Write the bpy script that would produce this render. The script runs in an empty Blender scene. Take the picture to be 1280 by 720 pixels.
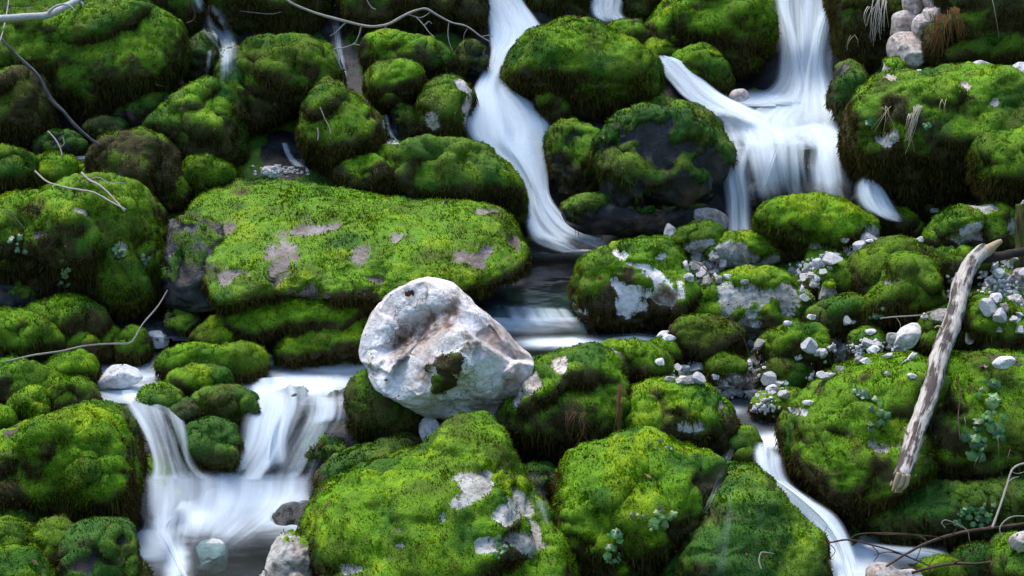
import bpy, math, random
import numpy as np
from mathutils import Vector
random.seed(7)
RNG = np.random.default_rng(11)
C = bpy.context.scene.collection
SC = bpy.context.scene

# ------------------------------------------------------------------ camera
PITCH = math.radians(20)
F = 2388.0                                   # focal length in pixels of a 1280 wide frame
CAM = np.array([0.0, -12.0, 4.6])
RT = np.array([1.0, 0, 0])
FW = np.array([0.0, math.cos(PITCH), -math.sin(PITCH)])
UP = np.array([0.0, math.sin(PITCH), math.cos(PITCH)])
cd = bpy.data.cameras.new('camera'); cam = bpy.data.objects.new('camera', cd); C.objects.link(cam)
cam.location = CAM; cam.rotation_euler = (math.radians(90) - PITCH, 0, 0)
cd.sensor_width = 36; cd.lens = 36 * F / 1280; cd.clip_start = .1; cd.clip_end = 500
SC.camera = cam

def P(px, py, d):
    px, py, d = (np.asarray(v, float) for v in (px, py, d))
    return CAM + d[..., None] * (FW + ((px - 640) / F)[..., None] * RT + ((360 - py) / F)[..., None] * UP)
def pool_d(px, py, z):                       # depth at which the sight line meets the level z
    k = FW[2] + (360 - np.asarray(py, float)) / F * UP[2]
    return (z - CAM[2]) / k

# ------------------------------------------------------------------ noise
def _h(ix, iy, iz, s):
    n = (ix * 73856093) ^ (iy * 19349663) ^ (iz * 83492791) ^ (s * 2654435761 & 0x7fffffff)
    n = (n ^ (n >> 13)) * 1274126177 & 0x7fffffff
    n = (n ^ (n >> 16)) * 668265263 & 0x7fffffff
    return (n & 0xffff) / 32767.5 - 1.0
def vnoise(p, s=0):
    i = np.floor(p).astype(np.int64); f = p - i; f = f * f * (3 - 2 * f)
    x, y, z = i[:, 0], i[:, 1], i[:, 2]; fx, fy, fz = f[:, 0], f[:, 1], f[:, 2]
    def L(dz):
        a = _h(x, y, z + dz, s) * (1 - fx) + _h(x + 1, y, z + dz, s) * fx
        b = _h(x, y + 1, z + dz, s) * (1 - fx) + _h(x + 1, y + 1, z + dz, s) * fx
        return a * (1 - fy) + b * fy
    return L(0) * (1 - fz) + L(1) * fz
def fbm(p, o=4, s=0, g=.5):
    t = 0; a = 1; n = 0
    for k in range(o):
        t = t + a * vnoise(p * 2.03 ** k + 17.3 * k, s + k); n += a; a *= g
    return t / n
def billow(p, o=3, s=0):
    t = 0; a = 1; n = 0
    for k in range(o):
        t = t + a * (1 - np.abs(vnoise(p * 2.03 ** k + 5.1 * k, s + k)) * 2); n += a; a *= .5
    return t / n
def sstep(a, b, x):
    t = np.clip((x - a) / (b - a), 0, 1); return t * t * (3 - 2 * t)

# ------------------------------------------------------------------ depth of the slope
CTRL = [
 (50,720,9.5),(50,600,10.3),(50,480,11.2),(50,390,11.7),(50,200,12.8),(50,0,14.2),
 (300,720,9.85),(300,640,10.53),(300,600,10.7),(300,505,11.0),(300,445,11.62),(300,390,11.75),(300,220,12.9),(300,100,13.8),(300,0,14.4),
 (180,560,10.6),(180,505,10.95),(180,450,11.6),(440,600,10.7),(440,505,11.0),(430,450,11.58),(440,380,11.8),(440,230,12.95),(440,100,13.8),(450,0,14.4),
 (520,720,9.7),(540,540,10.85),(600,720,9.7),(660,560,10.8),(700,440,11.4),(700,388,12.1),(640,440,11.4),(640,388,12.1),(800,388,12.05),(800,440,11.4),
 (670,380,12.16),(670,322,13.0),(620,322,13.0),(720,322,13.0),(740,380,12.2),(650,300,13.1),(640,200,13.5),(630,95,14.0),(630,0,14.6),(560,150,13.5),
 (780,720,9.7),(780,600,10.4),(760,250,13.3),(760,130,13.9),(760,0,14.8),(860,300,12.7),(860,440,11.5),
 (930,720,9.8),(930,590,10.5),(930,535,10.9),(930,508,11.15),(1000,720,9.8),(1000,610,10.4),(1000,440,11.5),(1000,300,12.6),
 (930,290,13.1),(1000,260,13.15),(980,178,13.45),(980,130,14.35),(1050,178,13.45),(1050,130,14.3),(910,178,13.5),(900,130,14.3),(1000,60,14.6),(1000,0,14.9),
 (1150,270,12.9),(1150,150,13.3),(1150,0,14.0),(1250,720,9.7),(1140,720,9.8),(1140,672,10.2),(1250,600,10.3),(1250,440,11.0),(1250,300,12.1),(1280,100,13.2),(1280,0,13.8),(1120,600,10.4),(1120,440,11.3)]
_c = np.array(CTRL, float)
def _U(r2): return .5 * r2 * np.log(r2 + 1e-9)
_X = _c[:, :2] / 500.; _n = len(_X)
_K = _U(((_X[:, None] - _X[None]) ** 2).sum(-1)) + 2e-4 * np.eye(_n)
_Q = np.c_[np.ones(_n), _X]
_A = np.block([[_K, _Q], [_Q.T, np.zeros((3, 3))]])
_w = np.linalg.solve(_A, np.r_[_c[:, 2], 0, 0, 0])
def D(px, py):
    px, py = np.broadcast_arrays(np.asarray(px, float), np.asarray(py, float))
    sh = px.shape; px, py = px.ravel(), py.ravel()
    cx, cy = np.clip(px, -20, 1300), np.clip(py, -20, 740)
    q = np.c_[cx, cy] / 500.
    k = _U(((q[:, None] - _X[None]) ** 2).sum(-1)) @ _w[:_n]
    r = k + _w[_n] + q @ _w[_n + 1:]
    r = r - (py - cy) * .0042
    return r.reshape(sh)

# ------------------------------------------------------------------ materials
def new_mat(name):
    m = bpy.data.materials.new(name); m.use_nodes = True; nt = m.node_tree; nt.nodes.clear()
    out = nt.nodes.new('ShaderNodeOutputMaterial'); return m, nt, out
class G:
    def __init__(s, nt): s.nt = nt
    def n(s, t, **kw):
        x = s.nt.nodes.new(t)
        for k, v in kw.items():
            if k.startswith('i_'): x.inputs[k[2:].replace('_', ' ')].default_value = v
            else: setattr(x, k, v)
        return x
    def l(s, a, b): s.nt.links.new(a, b)
    def attr(s, name): return s.n('ShaderNodeAttribute', attribute_name=name)
    def math(s, op, a, b=None, clamp=False):
        x = s.n('ShaderNodeMath', operation=op, use_clamp=clamp)
        for i, v in enumerate((a, b)):
            if v is None: continue
            if isinstance(v, (int, float)): x.inputs[i].default_value = v
            else: s.l(v, x.inputs[i])
        return x.outputs[0]
    def ramp(s, fac, stops, interp='LINEAR'):
        r = s.n('ShaderNodeValToRGB'); r.color_ramp.interpolation = interp
        e = r.color_ramp.elements
        while len(e) < len(stops): e.new(.5)
        for el, (p, c) in zip(e, stops): el.position = p; el.color = (c[0], c[1], c[2], 1) if not isinstance(c, (int, float)) else (c, c, c, 1)
        s.l(fac, r.inputs[0]); return r.outputs[0]
    def mix(s, fac, a, b, bt='MIX'):
        x = s.n('ShaderNodeMix', data_type='RGBA', blend_type=bt)
        for i, v in ((0, fac), (6, a), (7, b)):
            if isinstance(v, (int, float)): x.inputs[i].default_value = v
            elif isinstance(v, tuple): x.inputs[i].default_value = (*v, 1)
            else: s.l(v, x.inputs[i])
        return x.outputs[2]
    def noise(s, vec, scale, detail=4, rough=.55, dist=0):
        x = s.n('ShaderNodeTexNoise'); x.inputs['Scale'].default_value = scale; x.inputs['Detail'].default_value = detail
        x.inputs['Roughness'].default_value = rough; x.inputs['Distortion'].default_value = dist
        if vec is not None: s.l(vec, x.inputs['Vector'])
        return x.outputs['Fac']

def rock_mat(name, cols, rough=.8, crack=.5, wet=False, spot=.55):
    """rock under patchy moss: attribute 'moss' says where the moss grows, 'mcol' its colour, 'stain' mineral staining"""
    m, nt, out = new_mat(name); g = G(nt)
    tc = g.n('ShaderNodeTexCoord').outputs['Object']
    n1 = g.noise(tc, 5, 6, .6); n2 = g.noise(tc, 38, 5, .65); n3 = g.noise(tc, 140, 3, .6)
    base = g.ramp(n1, [(.3, cols[0]), (.48, cols[1]), (.66, cols[2])])
    sp = g.ramp(n2, [(.38, spot), (.5, 1.0), (.62, 1.12)])
    base = g.mix(1.0, base, sp, 'MULTIPLY')
    gr = g.ramp(n3, [(.36, .72), (.52, 1.0)])
    base = g.mix(.8, base, gr, 'MULTIPLY')
    vo = g.n('ShaderNodeTexVoronoi', feature='DISTANCE_TO_EDGE'); vo.inputs['Scale'].default_value = 6
    nd = g.n('ShaderNodeTexNoise'); nd.inputs['Scale'].default_value = 4; nd.inputs['Detail'].default_value = 5; g.l(tc, nd.inputs['Vector'])
    wv = g.n('ShaderNodeVectorMath', operation='MULTIPLY_ADD'); g.l(nd.outputs['Color'], wv.inputs[0]); wv.inputs[1].default_value = (.55, .55, .55); g.l(tc, wv.inputs[2])
    g.l(wv.outputs[0], vo.inputs['Vector'])
    ck = g.ramp(vo.outputs['Distance'], [(.0, 0.0), (.028, 1.0)])
    cm = g.ramp(g.noise(tc, 3, 2), [(.45, 0.), (.6, crack)])
    base = g.mix(g.math('MULTIPLY', g.math('SUBTRACT', 1.0, ck), cm), base, (.07, .06, .05))
    st = g.attr('stain')
    stn = g.math('MULTIPLY', st.outputs['Fac'], g.ramp(g.noise(tc, 16, 6, .7), [(.3, .25), (.55, 1.0)]), True)
    base = g.mix(stn, base, g.ramp(g.noise(tc, 9, 4), [(.35, (.1, .055, .035)), (.65, (.25, .15, .11))]))
    ms = g.attr('moss'); mc = g.attr('mcol')
    e = g.math('ADD', ms.outputs['Fac'], g.math('MULTIPLY', g.math('SUBTRACT', g.noise(tc, 60, 5, .7), .5), 1.3))
    mf = g.ramp(e, [(.42, 0.), (.56, 1.)])
    mcol = g.mix(1.0, mc.outputs['Color'], g.ramp(g.noise(tc, 150, 3, .7), [(.3, .35), (.6, 1.15)]), 'MULTIPLY')
    col = g.mix(mf, base, mcol)
    bs = g.n('ShaderNodeBsdfPrincipled'); g.l(col, bs.inputs['Base Color'])
    if wet:
        g.l(g.math('MULTIPLY_ADD', mf, .5), bs.inputs['Roughness'])
        rr = g.n('ShaderNodeMath', operation='MULTIPLY_ADD'); g.l(mf, rr.inputs[0]); rr.inputs[1].default_value = .4; rr.inputs[2].default_value = rough
        g.l(rr.outputs[0], bs.inputs['Roughness']); bs.inputs['Specular IOR Level'].default_value = .38
    else:
        bs.inputs['Roughness'].default_value = rough; bs.inputs['Specular IOR Level'].default_value = .25
    bm = g.n('ShaderNodeBump'); bm.inputs['Strength'].default_value = .7; bm.inputs['Distance'].default_value = .012
    hh = g.math('ADD', g.math('MULTIPLY', n2, 1.0), g.math('MULTIPLY', n3, .45))
    g.l(hh, bm.inputs['Height']); g.l(bm.outputs[0], bs.inputs['Normal'])
    g.l(bs.outputs[0], out.inputs[0]); return m
M = {}
M['white'] = rock_mat('white_limestone', [(.50, .45, .41), (.80, .77, .75), (.88, .87, .87)], .7, .9, spot=.8)
M['grey'] = rock_mat('grey_limestone', [(.20, .18, .15), (.42, .40, .36), (.66, .64, .61)], .8, .6)
M['pink'] = rock_mat('pinkish_limestone', [(.30, .21, .16), (.56, .48, .43), (.78, .74, .72)], .75, .9)
M['warmwhite'] = rock_mat('warm_white_limestone', [(.52, .38, .30), (.78, .72, .68), (.86, .84, .84)], .7, .9, spot=.82)
M['slabrock'] = rock_mat('brown_violet_rock', [(.10, .075, .06), (.2, .165, .15), (.36, .32, .31)], .7, .6)
M['dark'] = rock_mat('dark_damp_rock', [(.006, .007, .008), (.015, .017, .018), (.05, .05, .048)], .42, .4, True)
M['brown'] = rock_mat('brown_earthy_rock', [(.03, .022, .012), (.07, .055, .035), (.16, .13, .1)], .85, .4)

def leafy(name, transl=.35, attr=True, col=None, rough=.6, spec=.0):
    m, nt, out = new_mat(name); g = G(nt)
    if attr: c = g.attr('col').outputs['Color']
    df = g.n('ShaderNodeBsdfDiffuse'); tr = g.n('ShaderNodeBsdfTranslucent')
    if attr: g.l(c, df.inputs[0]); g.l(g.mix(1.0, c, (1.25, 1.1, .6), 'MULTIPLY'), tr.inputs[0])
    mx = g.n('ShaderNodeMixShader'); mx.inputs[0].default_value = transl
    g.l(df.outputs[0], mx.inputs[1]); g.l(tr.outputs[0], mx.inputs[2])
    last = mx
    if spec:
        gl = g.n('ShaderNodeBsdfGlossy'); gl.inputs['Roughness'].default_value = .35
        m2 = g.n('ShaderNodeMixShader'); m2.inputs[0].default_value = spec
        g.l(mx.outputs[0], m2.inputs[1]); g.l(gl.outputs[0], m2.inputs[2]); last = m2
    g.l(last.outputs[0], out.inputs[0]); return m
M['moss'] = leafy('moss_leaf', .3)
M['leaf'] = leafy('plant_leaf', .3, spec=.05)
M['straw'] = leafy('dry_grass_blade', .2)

def water_sheet_mat():
    """falling white water: uv.x runs across, uv.y down the flow; attribute 'dens' is how much water there is"""
    m, nt, out = new_mat('falling_water'); g = G(nt)
    uv = g.n('ShaderNodeUVMap', uv_map='flow').outputs[0]
    mp = g.n('ShaderNodeMapping'); mp.inputs['Scale'].default_value = (1, .07, 1); g.l(uv, mp.inputs[0])
    a = g.noise(mp.outputs[0], 13, 2, .45, .35)
    b = g.noise(mp.outputs[0], 44, 1, .5, .2)
    c = g.noise(mp.outputs[0], 5, 1, .5)
    s = g.math('ADD', g.math('MULTIPLY', a, .5), g.math('ADD', g.math('MULTIPLY', b, .15), g.math('MULTIPLY', c, .55)))
    s = g.math('MULTIPLY', g.math('SUBTRACT', s, .6), 3.2)
    de = g.attr('dens').outputs['Fac']; 
    al = g.math('ADD', de, g.math('MULTIPLY', s, g.math('MULTIPLY', g.math('SUBTRACT', 1.12, de), .8)))
    al = g.math('MULTIPLY', al, g.ramp(de, [(.0, 0.), (.3, 1.)]), True)
    al = g.math('MULTIPLY', al, .97, True)
    df = g.n('ShaderNodeBsdfDiffuse'); df.inputs[0].default_value = (.84, .93, 1.0, 1)
    tl = g.n('ShaderNodeBsdfTranslucent'); tl.inputs[0].default_value = (.84, .91, .97, 1)
    mx = g.n('ShaderNodeMixShader'); mx.inputs[0].default_value = .18
    g.l(df.outputs[0], mx.inputs[1]); g.l(tl.outputs[0], mx.inputs[2])
    tp = g.n('ShaderNodeBsdfTransparent')
    m2 = g.n('ShaderNodeMixShader'); g.l(al, m2.inputs[0]); g.l(tp.outputs[0], m2.inputs[1]); g.l(mx.outputs[0], m2.inputs[2])
    g.l(m2.outputs[0], out.inputs[0]); return m
M['fall'] = water_sheet_mat()
def pool_mat():
    m, nt, out = new_mat('pool_water'); g = G(nt)
    tc = g.n('ShaderNodeTexCoord').outputs['Object']
    mp = g.n('ShaderNodeMapping'); mp.inputs['Scale'].default_value = (.6, 1.3, 1); g.l(tc, mp.inputs[0])
    n = g.noise(mp.outputs[0], 3.2, 3, .5, .6)
    fo = g.attr('dens').outputs['Fac']
    al = g.math('ADD', fo, g.math('MULTIPLY', g.math('MULTIPLY', g.math('SUBTRACT', n, .5), 1.9), g.ramp(fo, [(0., 0.), (.12, .15), (.3, 1.), (1., .25)])))
    al = g.math('MULTIPLY', al, .95, True)
    df = g.n('ShaderNodeBsdfDiffuse'); df.inputs[0].default_value = (.84, .93, 1.0, 1)
    tp = g.n('ShaderNodeBsdfTransparent'); tp.inputs[0].default_value = (.50, .68, .68, 1)
    gl = g.n('ShaderNodeBsdfGlossy'); gl.inputs['Roughness'].default_value = .16; gl.inputs[0].default_value = (1, 1, 1, 1)
    fr = g.n('ShaderNodeFresnel'); fr.inputs[0].default_value = 1.33
    bm = g.n('ShaderNodeBump'); bm.inputs['Strength'].default_value = .35; bm.inputs['Distance'].default_value = .03
    g.l(g.noise(mp.outputs[0], 7, 2, .5), bm.inputs['Height']); g.l(bm.outputs[0], gl.inputs['Normal']); g.l(bm.outputs[0], fr.inputs['Normal'])
    w = g.n('ShaderNodeMixShader'); g.l(g.math('MULTIPLY', fr.outputs[0], .9, True), w.inputs[0]); g.l(tp.outputs[0], w.inputs[1]); g.l(gl.outputs[0], w.inputs[2])
    m2 = g.n('ShaderNodeMixShader'); g.l(al, m2.inputs[0]); g.l(w.outputs[0], m2.inputs[1]); g.l(df.outputs[0], m2.inputs[2])
    g.l(m2.outputs[0], out.inputs[0]); return m
M['pool'] = pool_mat()
def wood_mat(name, pale, dark, thr=.5, scale=(6, 6, 1.2)):
    m, nt, out = new_mat(name); g = G(nt)
    uv = g.n('ShaderNodeUVMap', uv_map='flow').outputs[0]
    mp = g.n('ShaderNodeMapping'); mp.inputs['Scale'].default_value = (scale[0], scale[2], 1); g.l(uv, mp.inputs[0])
    tc = g.n('ShaderNodeTexCoord').outputs['Object']
    n1 = g.noise(mp.outputs[0], 2.2, 6, .65, .4); n2 = g.noise(mp.outputs[0], 14, 4, .6); n3 = g.noise(tc, 7, 5, .6, .3)
    f = g.math('ADD', g.math('MULTIPLY', n1, .72), g.math('MULTIPLY', n3, .28))
    bk = g.ramp(f, [(thr - .03, 0.), (thr + .03, 1.)])
    pc = g.mix(1., g.ramp(n2, [(.3, tuple(c * .55 for c in pale)), (.55, pale), (.75, tuple(min(1, c * 1.2) for c in pale))]), (1, 1, 1), 'MULTIPLY')
    dc = g.ramp(n2, [(.3, tuple(c * .5 for c in dark)), (.6, dark)])
    col = g.mix(bk, pc, dc)
    bs = g.n('ShaderNodeBsdfPrincipled'); g.l(col, bs.inputs['Base Color']); bs.inputs['Roughness'].default_value = .8; bs.inputs['Specular IOR Level'].default_value = .2
    bm = g.n('ShaderNodeBump'); bm.inputs['Strength'].default_value = .8; bm.inputs['Distance'].default_value = .006
    g.l(g.math('ADD', n2, g.math('MULTIPLY', bk, .6)), bm.inputs['Height']); g.l(bm.outputs[0], bs.inputs['Normal'])
    g.l(bs.outputs[0], out.inputs[0]); return m
M['log'] = wood_mat('bleached_log_wood', (.50, .455, .40), (.085, .065, .06), .50, (5, 6, .8))
M['logdark'] = wood_mat('dark_bark', (.3, .24, .18), (.045, .035, .028), .38)
M['splint'] = wood_mat('splintered_wood', (.55, .40, .25), (.2, .12, .07), .66)
M['mossywood'] = wood_mat('moss_grown_wood', (.10, .11, .02), (.05, .04, .02), .5)
M['birch'] = wood_mat('pale_bark', (.55, .54, .52), (.16, .14, .13), .60)
M['twig'] = wood_mat('pale_twig_bark', (.45, .40, .34), (.2, .15, .12), .6)
M['brtwig'] = wood_mat('brown_twig_bark', (.22, .14, .10), (.08, .045, .035), .5)
M['grtwig'] = wood_mat('grey_twig_bark', (.22, .21, .21), (.07, .065, .07), .5)

# ------------------------------------------------------------------ mesh output
def tag(o, label=None, cat=None, group=None, kind=None):
    for k, v in (('label', label), ('category', cat), ('group', group), ('kind', kind)):
        if v: o[k] = v
    return o
def link_mesh(name, V, Fc, mat, parent=None, attrs=None, uv=None, smooth=True, loc=None):
    """V (n,3), Fc (m,3|4) arrays -> one mesh object with its origin at loc"""
    V = np.asarray(V, float); Fc = np.asarray(Fc)
    if loc is None: loc = np.array([V[:, 0].mean(), V[:, 1].mean(), V[:, 2].min()]) if parent is None else np.zeros(3)
    if parent is not None: loc = np.array(parent.location)
    me = bpy.data.meshes.new(name); nf, k = Fc.shape
    me.vertices.add(len(V)); me.vertices.foreach_set('co', (V - loc).astype(np.float32).ravel())
    me.loops.add(nf * k); me.loops.foreach_set('vertex_index', Fc.astype(np.int32).ravel())
    me.polygons.add(nf); me.polygons.foreach_set('loop_start', np.arange(0, nf * k, k, dtype=np.int32))
    try: me.polygons.foreach_set('loop_total', np.full(nf, k, dtype=np.int32))
    except Exception: pass
    me.update(calc_edges=True)
    me.polygons.foreach_set('use_smooth', np.full(nf, smooth))
    for an, av in (attrs or {}).items():
        av = np.asarray(av, np.float32)
        if av.ndim == 2:
            a = me.attributes.new(an, 'FLOAT_COLOR', 'POINT'); a.data.foreach_set('color', np.c_[av, np.ones(len(av))].astype(np.float32).ravel())
        else:
            a = me.attributes.new(an, 'FLOAT', 'POINT'); a.data.foreach_set('value', av)
    if uv is not None:
        l = me.uv_layers.new(name='flow'); l.data.foreach_set('uv', np.asarray(uv, np.float32)[Fc.ravel()].ravel())
    me.materials.append(mat)
    o = bpy.data.objects.new(name, me); C.objects.link(o)
    if parent is None: o.location = loc
    else: o.parent = parent
    return o
def vnormals(V, Fq):
    a, b = V[Fq[:, 2]] - V[Fq[:, 0]], V[Fq[:, 3]] - V[Fq[:, 1]]
    n = np.cross(a, b); N = np.zeros_like(V)
    for k in range(4): 
        for c in range(3): N[:, c] += np.bincount(Fq[:, k], n[:, c], len(V))
    return N / (np.linalg.norm(N, axis=1)[:, None] + 1e-12)
_cs = {}
def cubesphere(n):
    if n in _cs: return _cs[n]
    t = np.tan(np.linspace(-1, 1, n + 1) * math.pi / 4); vs = []; fs = []; o = 0
    A, B = np.meshgrid(t, t, indexing='ij'); A, B = A.ravel(), B.ravel(); I = np.ones_like(A)
    idx = np.arange((n + 1) ** 2).reshape(n + 1, n + 1)
    q = np.stack([idx[:-1, :-1], idx[1:, :-1], idx[1:, 1:], idx[:-1, 1:]], -1).reshape(-1, 4)
    for v, fl in (((A, B, I), 0), ((B, A, -I), 0), ((I, A, B), 0), ((-I, B, A), 0), ((B, I, A), 0), ((A, -I, B), 0)):
        vs.append(np.stack(v, -1)); fs.append(q + o); o += len(A)
    V = np.concatenate(vs); Fq = np.concatenate(fs)
    key = np.round(V * 1e5).astype(np.int64)
    _, first, inv = np.unique(key, axis=0, return_index=True, return_inverse=True)
    V = V[first]; Fq = inv.ravel()[Fq]; V = V / np.linalg.norm(V, axis=1)[:, None]
    _cs[n] = (V, Fq); return _cs[n]
def grid_faces(r, c):
    idx = np.arange(r * c).reshape(r, c)
    return np.stack([idx[:-1, :-1], idx[1:, :-1], idx[1:, 1:], idx[:-1, 1:]], -1).reshape(-1, 4)

# ------------------------------------------------------------------ moss
FRESH = np.array([.132, .300, .001]); YEL = np.array([.255, .365, .001]); DEEP = np.array([.022, .10, .004]); OLV = np.array([.060, .074, .005]); BRN = np.array([.056, .044, .013])
def moss_col(p, N, fresh, seed, cold=0.):
    """colour of the growing moss at world points p: fresh cushions, older olive moss and dry brown hanging moss"""
    a = fbm(p * 3.1, 3, seed); b = fbm(p * 7.3, 3, seed + 9); c = vnoise(p * 31, seed + 3)
    k = np.clip(.5 + a * .9 + b * .5 + (fresh - .5) * 1.1 + .25 * N[:, 2], 0, 1)[:, None]
    col = OLV * (1 - k) + FRESH * k
    y = sstep(.1, .7, b + .25 * c + (fresh - .6) * .9 + .35 * (N[:, 2] - .45))[:, None] * .75
    col = col * (1 - y) + YEL * y
    dp = sstep(.05, .5, fbm(p * 4.7, 3, seed + 21) + cold)[:, None] * .85
    col = col * (1 - dp) + DEEP * dp
    br = sstep(-.05, .55, (-N[:, 2] + .46) * 1.0 + a * 1.1 + b * .7 + (.55 - fresh) * .9)[:, None] * (1 - .55 * cold)
    col = col * (1 - br) + BRN * br
    return np.clip(col * (1 + .18 * c[:, None]), .003, 1)
MOSS_JOBS = []
def tufts(V, Fq, N, mask, mcol, seed, dens=9000, size=.012, long=1.0, strands=False):
    """real moss: thousands of tiny pointed leaves on the surface, longer and drooping where the surface hangs"""
    rng = np.random.default_rng(seed)
    T = np.concatenate([Fq[:, [0, 1, 2]], Fq[:, [0, 2, 3]]])
    a, b, c = V[T[:, 0]], V[T[:, 1]], V[T[:, 2]]
    cr = np.cross(b - a, c - a); ar = np.linalg.norm(cr, axis=1) * .5
    mk = mask[T].mean(1); cen = (a + b + c) / 3
    tocam = CAM - cen; tocam /= np.linalg.norm(tocam, axis=1)[:, None]
    fn = N[T].mean(1); vis = (fn * tocam).sum(1) > -.35
    e = ar * np.where(vis, 1, 0) * sstep(.38, .62, mk) * dens
    if strands: e = ar * np.where(vis, 1, 0) * sstep(.45, .7, mk) * dens * sstep(.5, -.05, fn[:, 2]) * sstep(-.25, .25, fbm(cen * 7, 2, seed + 5) + .1)
    cnt = np.floor(e + rng.random(len(e))).astype(int)
    ti = np.repeat(np.arange(len(T)), cnt); n = len(ti)
    if n < 4: return None
    r1 = np.sqrt(rng.random(n)); r2 = rng.random(n)
    w0, w1, w2 = 1 - r1, r1 * (1 - r2), r1 * r2; t = T[ti]
    p = V[t[:, 0]] * w0[:, None] + V[t[:, 1]] * w1[:, None] + V[t[:, 2]] * w2[:, None]
    nn = N[t[:, 0]] * w0[:, None] + N[t[:, 1]] * w1[:, None] + N[t[:, 2]] * w2[:, None]
    nn /= np.linalg.norm(nn, axis=1)[:, None] + 1e-9
    mc = mcol[t[:, 0]] * w0[:, None] + mcol[t[:, 1]] * w1[:, None] + mcol[t[:, 2]] * w2[:, None]
    hang = sstep(.25, -.45, nn[:, 2])
    cl = (1 + .55 * fbm(p * 5.5, 2, seed + 44)) * (.8 + .5 * vnoise(p * 34, seed + 2) + .25 * vnoise(p * 70, seed + 12))
    L = size * cl * (.6 + .9 * rng.random(n)) * (1 + 1.3 * hang * long)
    if strands: L = size * rng.uniform(.5, 1.4, n) * (1 + .5 * vnoise(p * 12, seed + 2))
    out = []
    d = nn + rng.normal(0, .55, (n, 3)) + np.array([0, 0, .25]) - np.outer(hang * 1.5 * long, [0, 0, 1.])
    if strands: d = nn * .35 + rng.normal(0, .16, (n, 3)) - np.array([0, 0, 1.])
    d /= np.linalg.norm(d, axis=1)[:, None]
    s = np.cross(d, rng.normal(0, 1, (n, 3))); s /= np.linalg.norm(s, axis=1)[:, None] + 1e-9
    w = L * .30 / (1 + .8 * hang)
    if strands: w = np.full(n, .0055)
    base = p - nn * .002
    v0 = base - s * w[:, None] * .5; v1 = base + s * w[:, None] * .5
    mid = base + d * (L * .55)[:, None]
    v2 = mid + s * w[:, None] * .5; v3 = base + d * L[:, None] - np.outer(L * .12, [0, 0, 1.])
    v1b = mid - s * w[:, None] * .5
    VV = np.stack([v0, v1, v2, v3, v1b], 1).reshape(-1, 3)
    i = np.arange(n)[:, None] * 5
    FF = np.concatenate([i + [0, 1, 2], i + [0, 2, 4], i + [4, 2, 3]], 1).reshape(-1, 3)
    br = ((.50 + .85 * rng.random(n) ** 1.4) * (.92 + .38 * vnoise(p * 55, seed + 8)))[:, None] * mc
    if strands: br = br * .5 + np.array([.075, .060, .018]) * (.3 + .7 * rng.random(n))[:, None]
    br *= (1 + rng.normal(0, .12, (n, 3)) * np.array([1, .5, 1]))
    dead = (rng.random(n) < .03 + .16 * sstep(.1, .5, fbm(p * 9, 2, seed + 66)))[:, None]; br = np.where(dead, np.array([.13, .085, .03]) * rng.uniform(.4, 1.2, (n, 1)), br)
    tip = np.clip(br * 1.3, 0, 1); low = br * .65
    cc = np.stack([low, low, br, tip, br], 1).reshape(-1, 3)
    return VV, FF, np.clip(cc, .002, 1)

# ------------------------------------------------------------------ boulders
def fracture(L, n, seed, k=26.):
    """broken planes: the surface tilts a different way in every cell, with crisp edges between cells"""
    r = np.random.default_rng(seed + 555); c = L[r.integers(0, len(L), n)]; g = r.normal(0, 1, (n, 3)); o = r.uniform(-.5, .5, n) * .25
    sz = np.abs(L).max(); Lw = L + sz * .10 * np.stack([vnoise(L / sz * 4 + 3, seed + j) for j in range(3)], -1)
    d = np.linalg.norm(Lw[:, None] - c[None], axis=2) / sz; d -= d.min(1)[:, None]
    w = np.exp(-d * k); w /= w.sum(1)[:, None]
    h = ((L[:, None] - c[None]) * g[None]).sum(2) / sz * .8 + o
    return (w * np.clip(h, -.5, .5)).sum(1)
def cat_closed(pts, k=8):
    p = np.array(pts, float); a, b, c, d = np.roll(p, 1, 0), p, np.roll(p, -1, 0), np.roll(p, -2, 0)
    out = []
    for t in np.arange(k) / k:
        out.append(.5 * ((2 * b) + (-a + c) * t + (2 * a - 5 * b + 4 * c - d) * t * t + (-a + 3 * b - 3 * c + d) * t ** 3))
    return np.stack(out, 1).reshape(-1, 2)
NB = [0]
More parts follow.
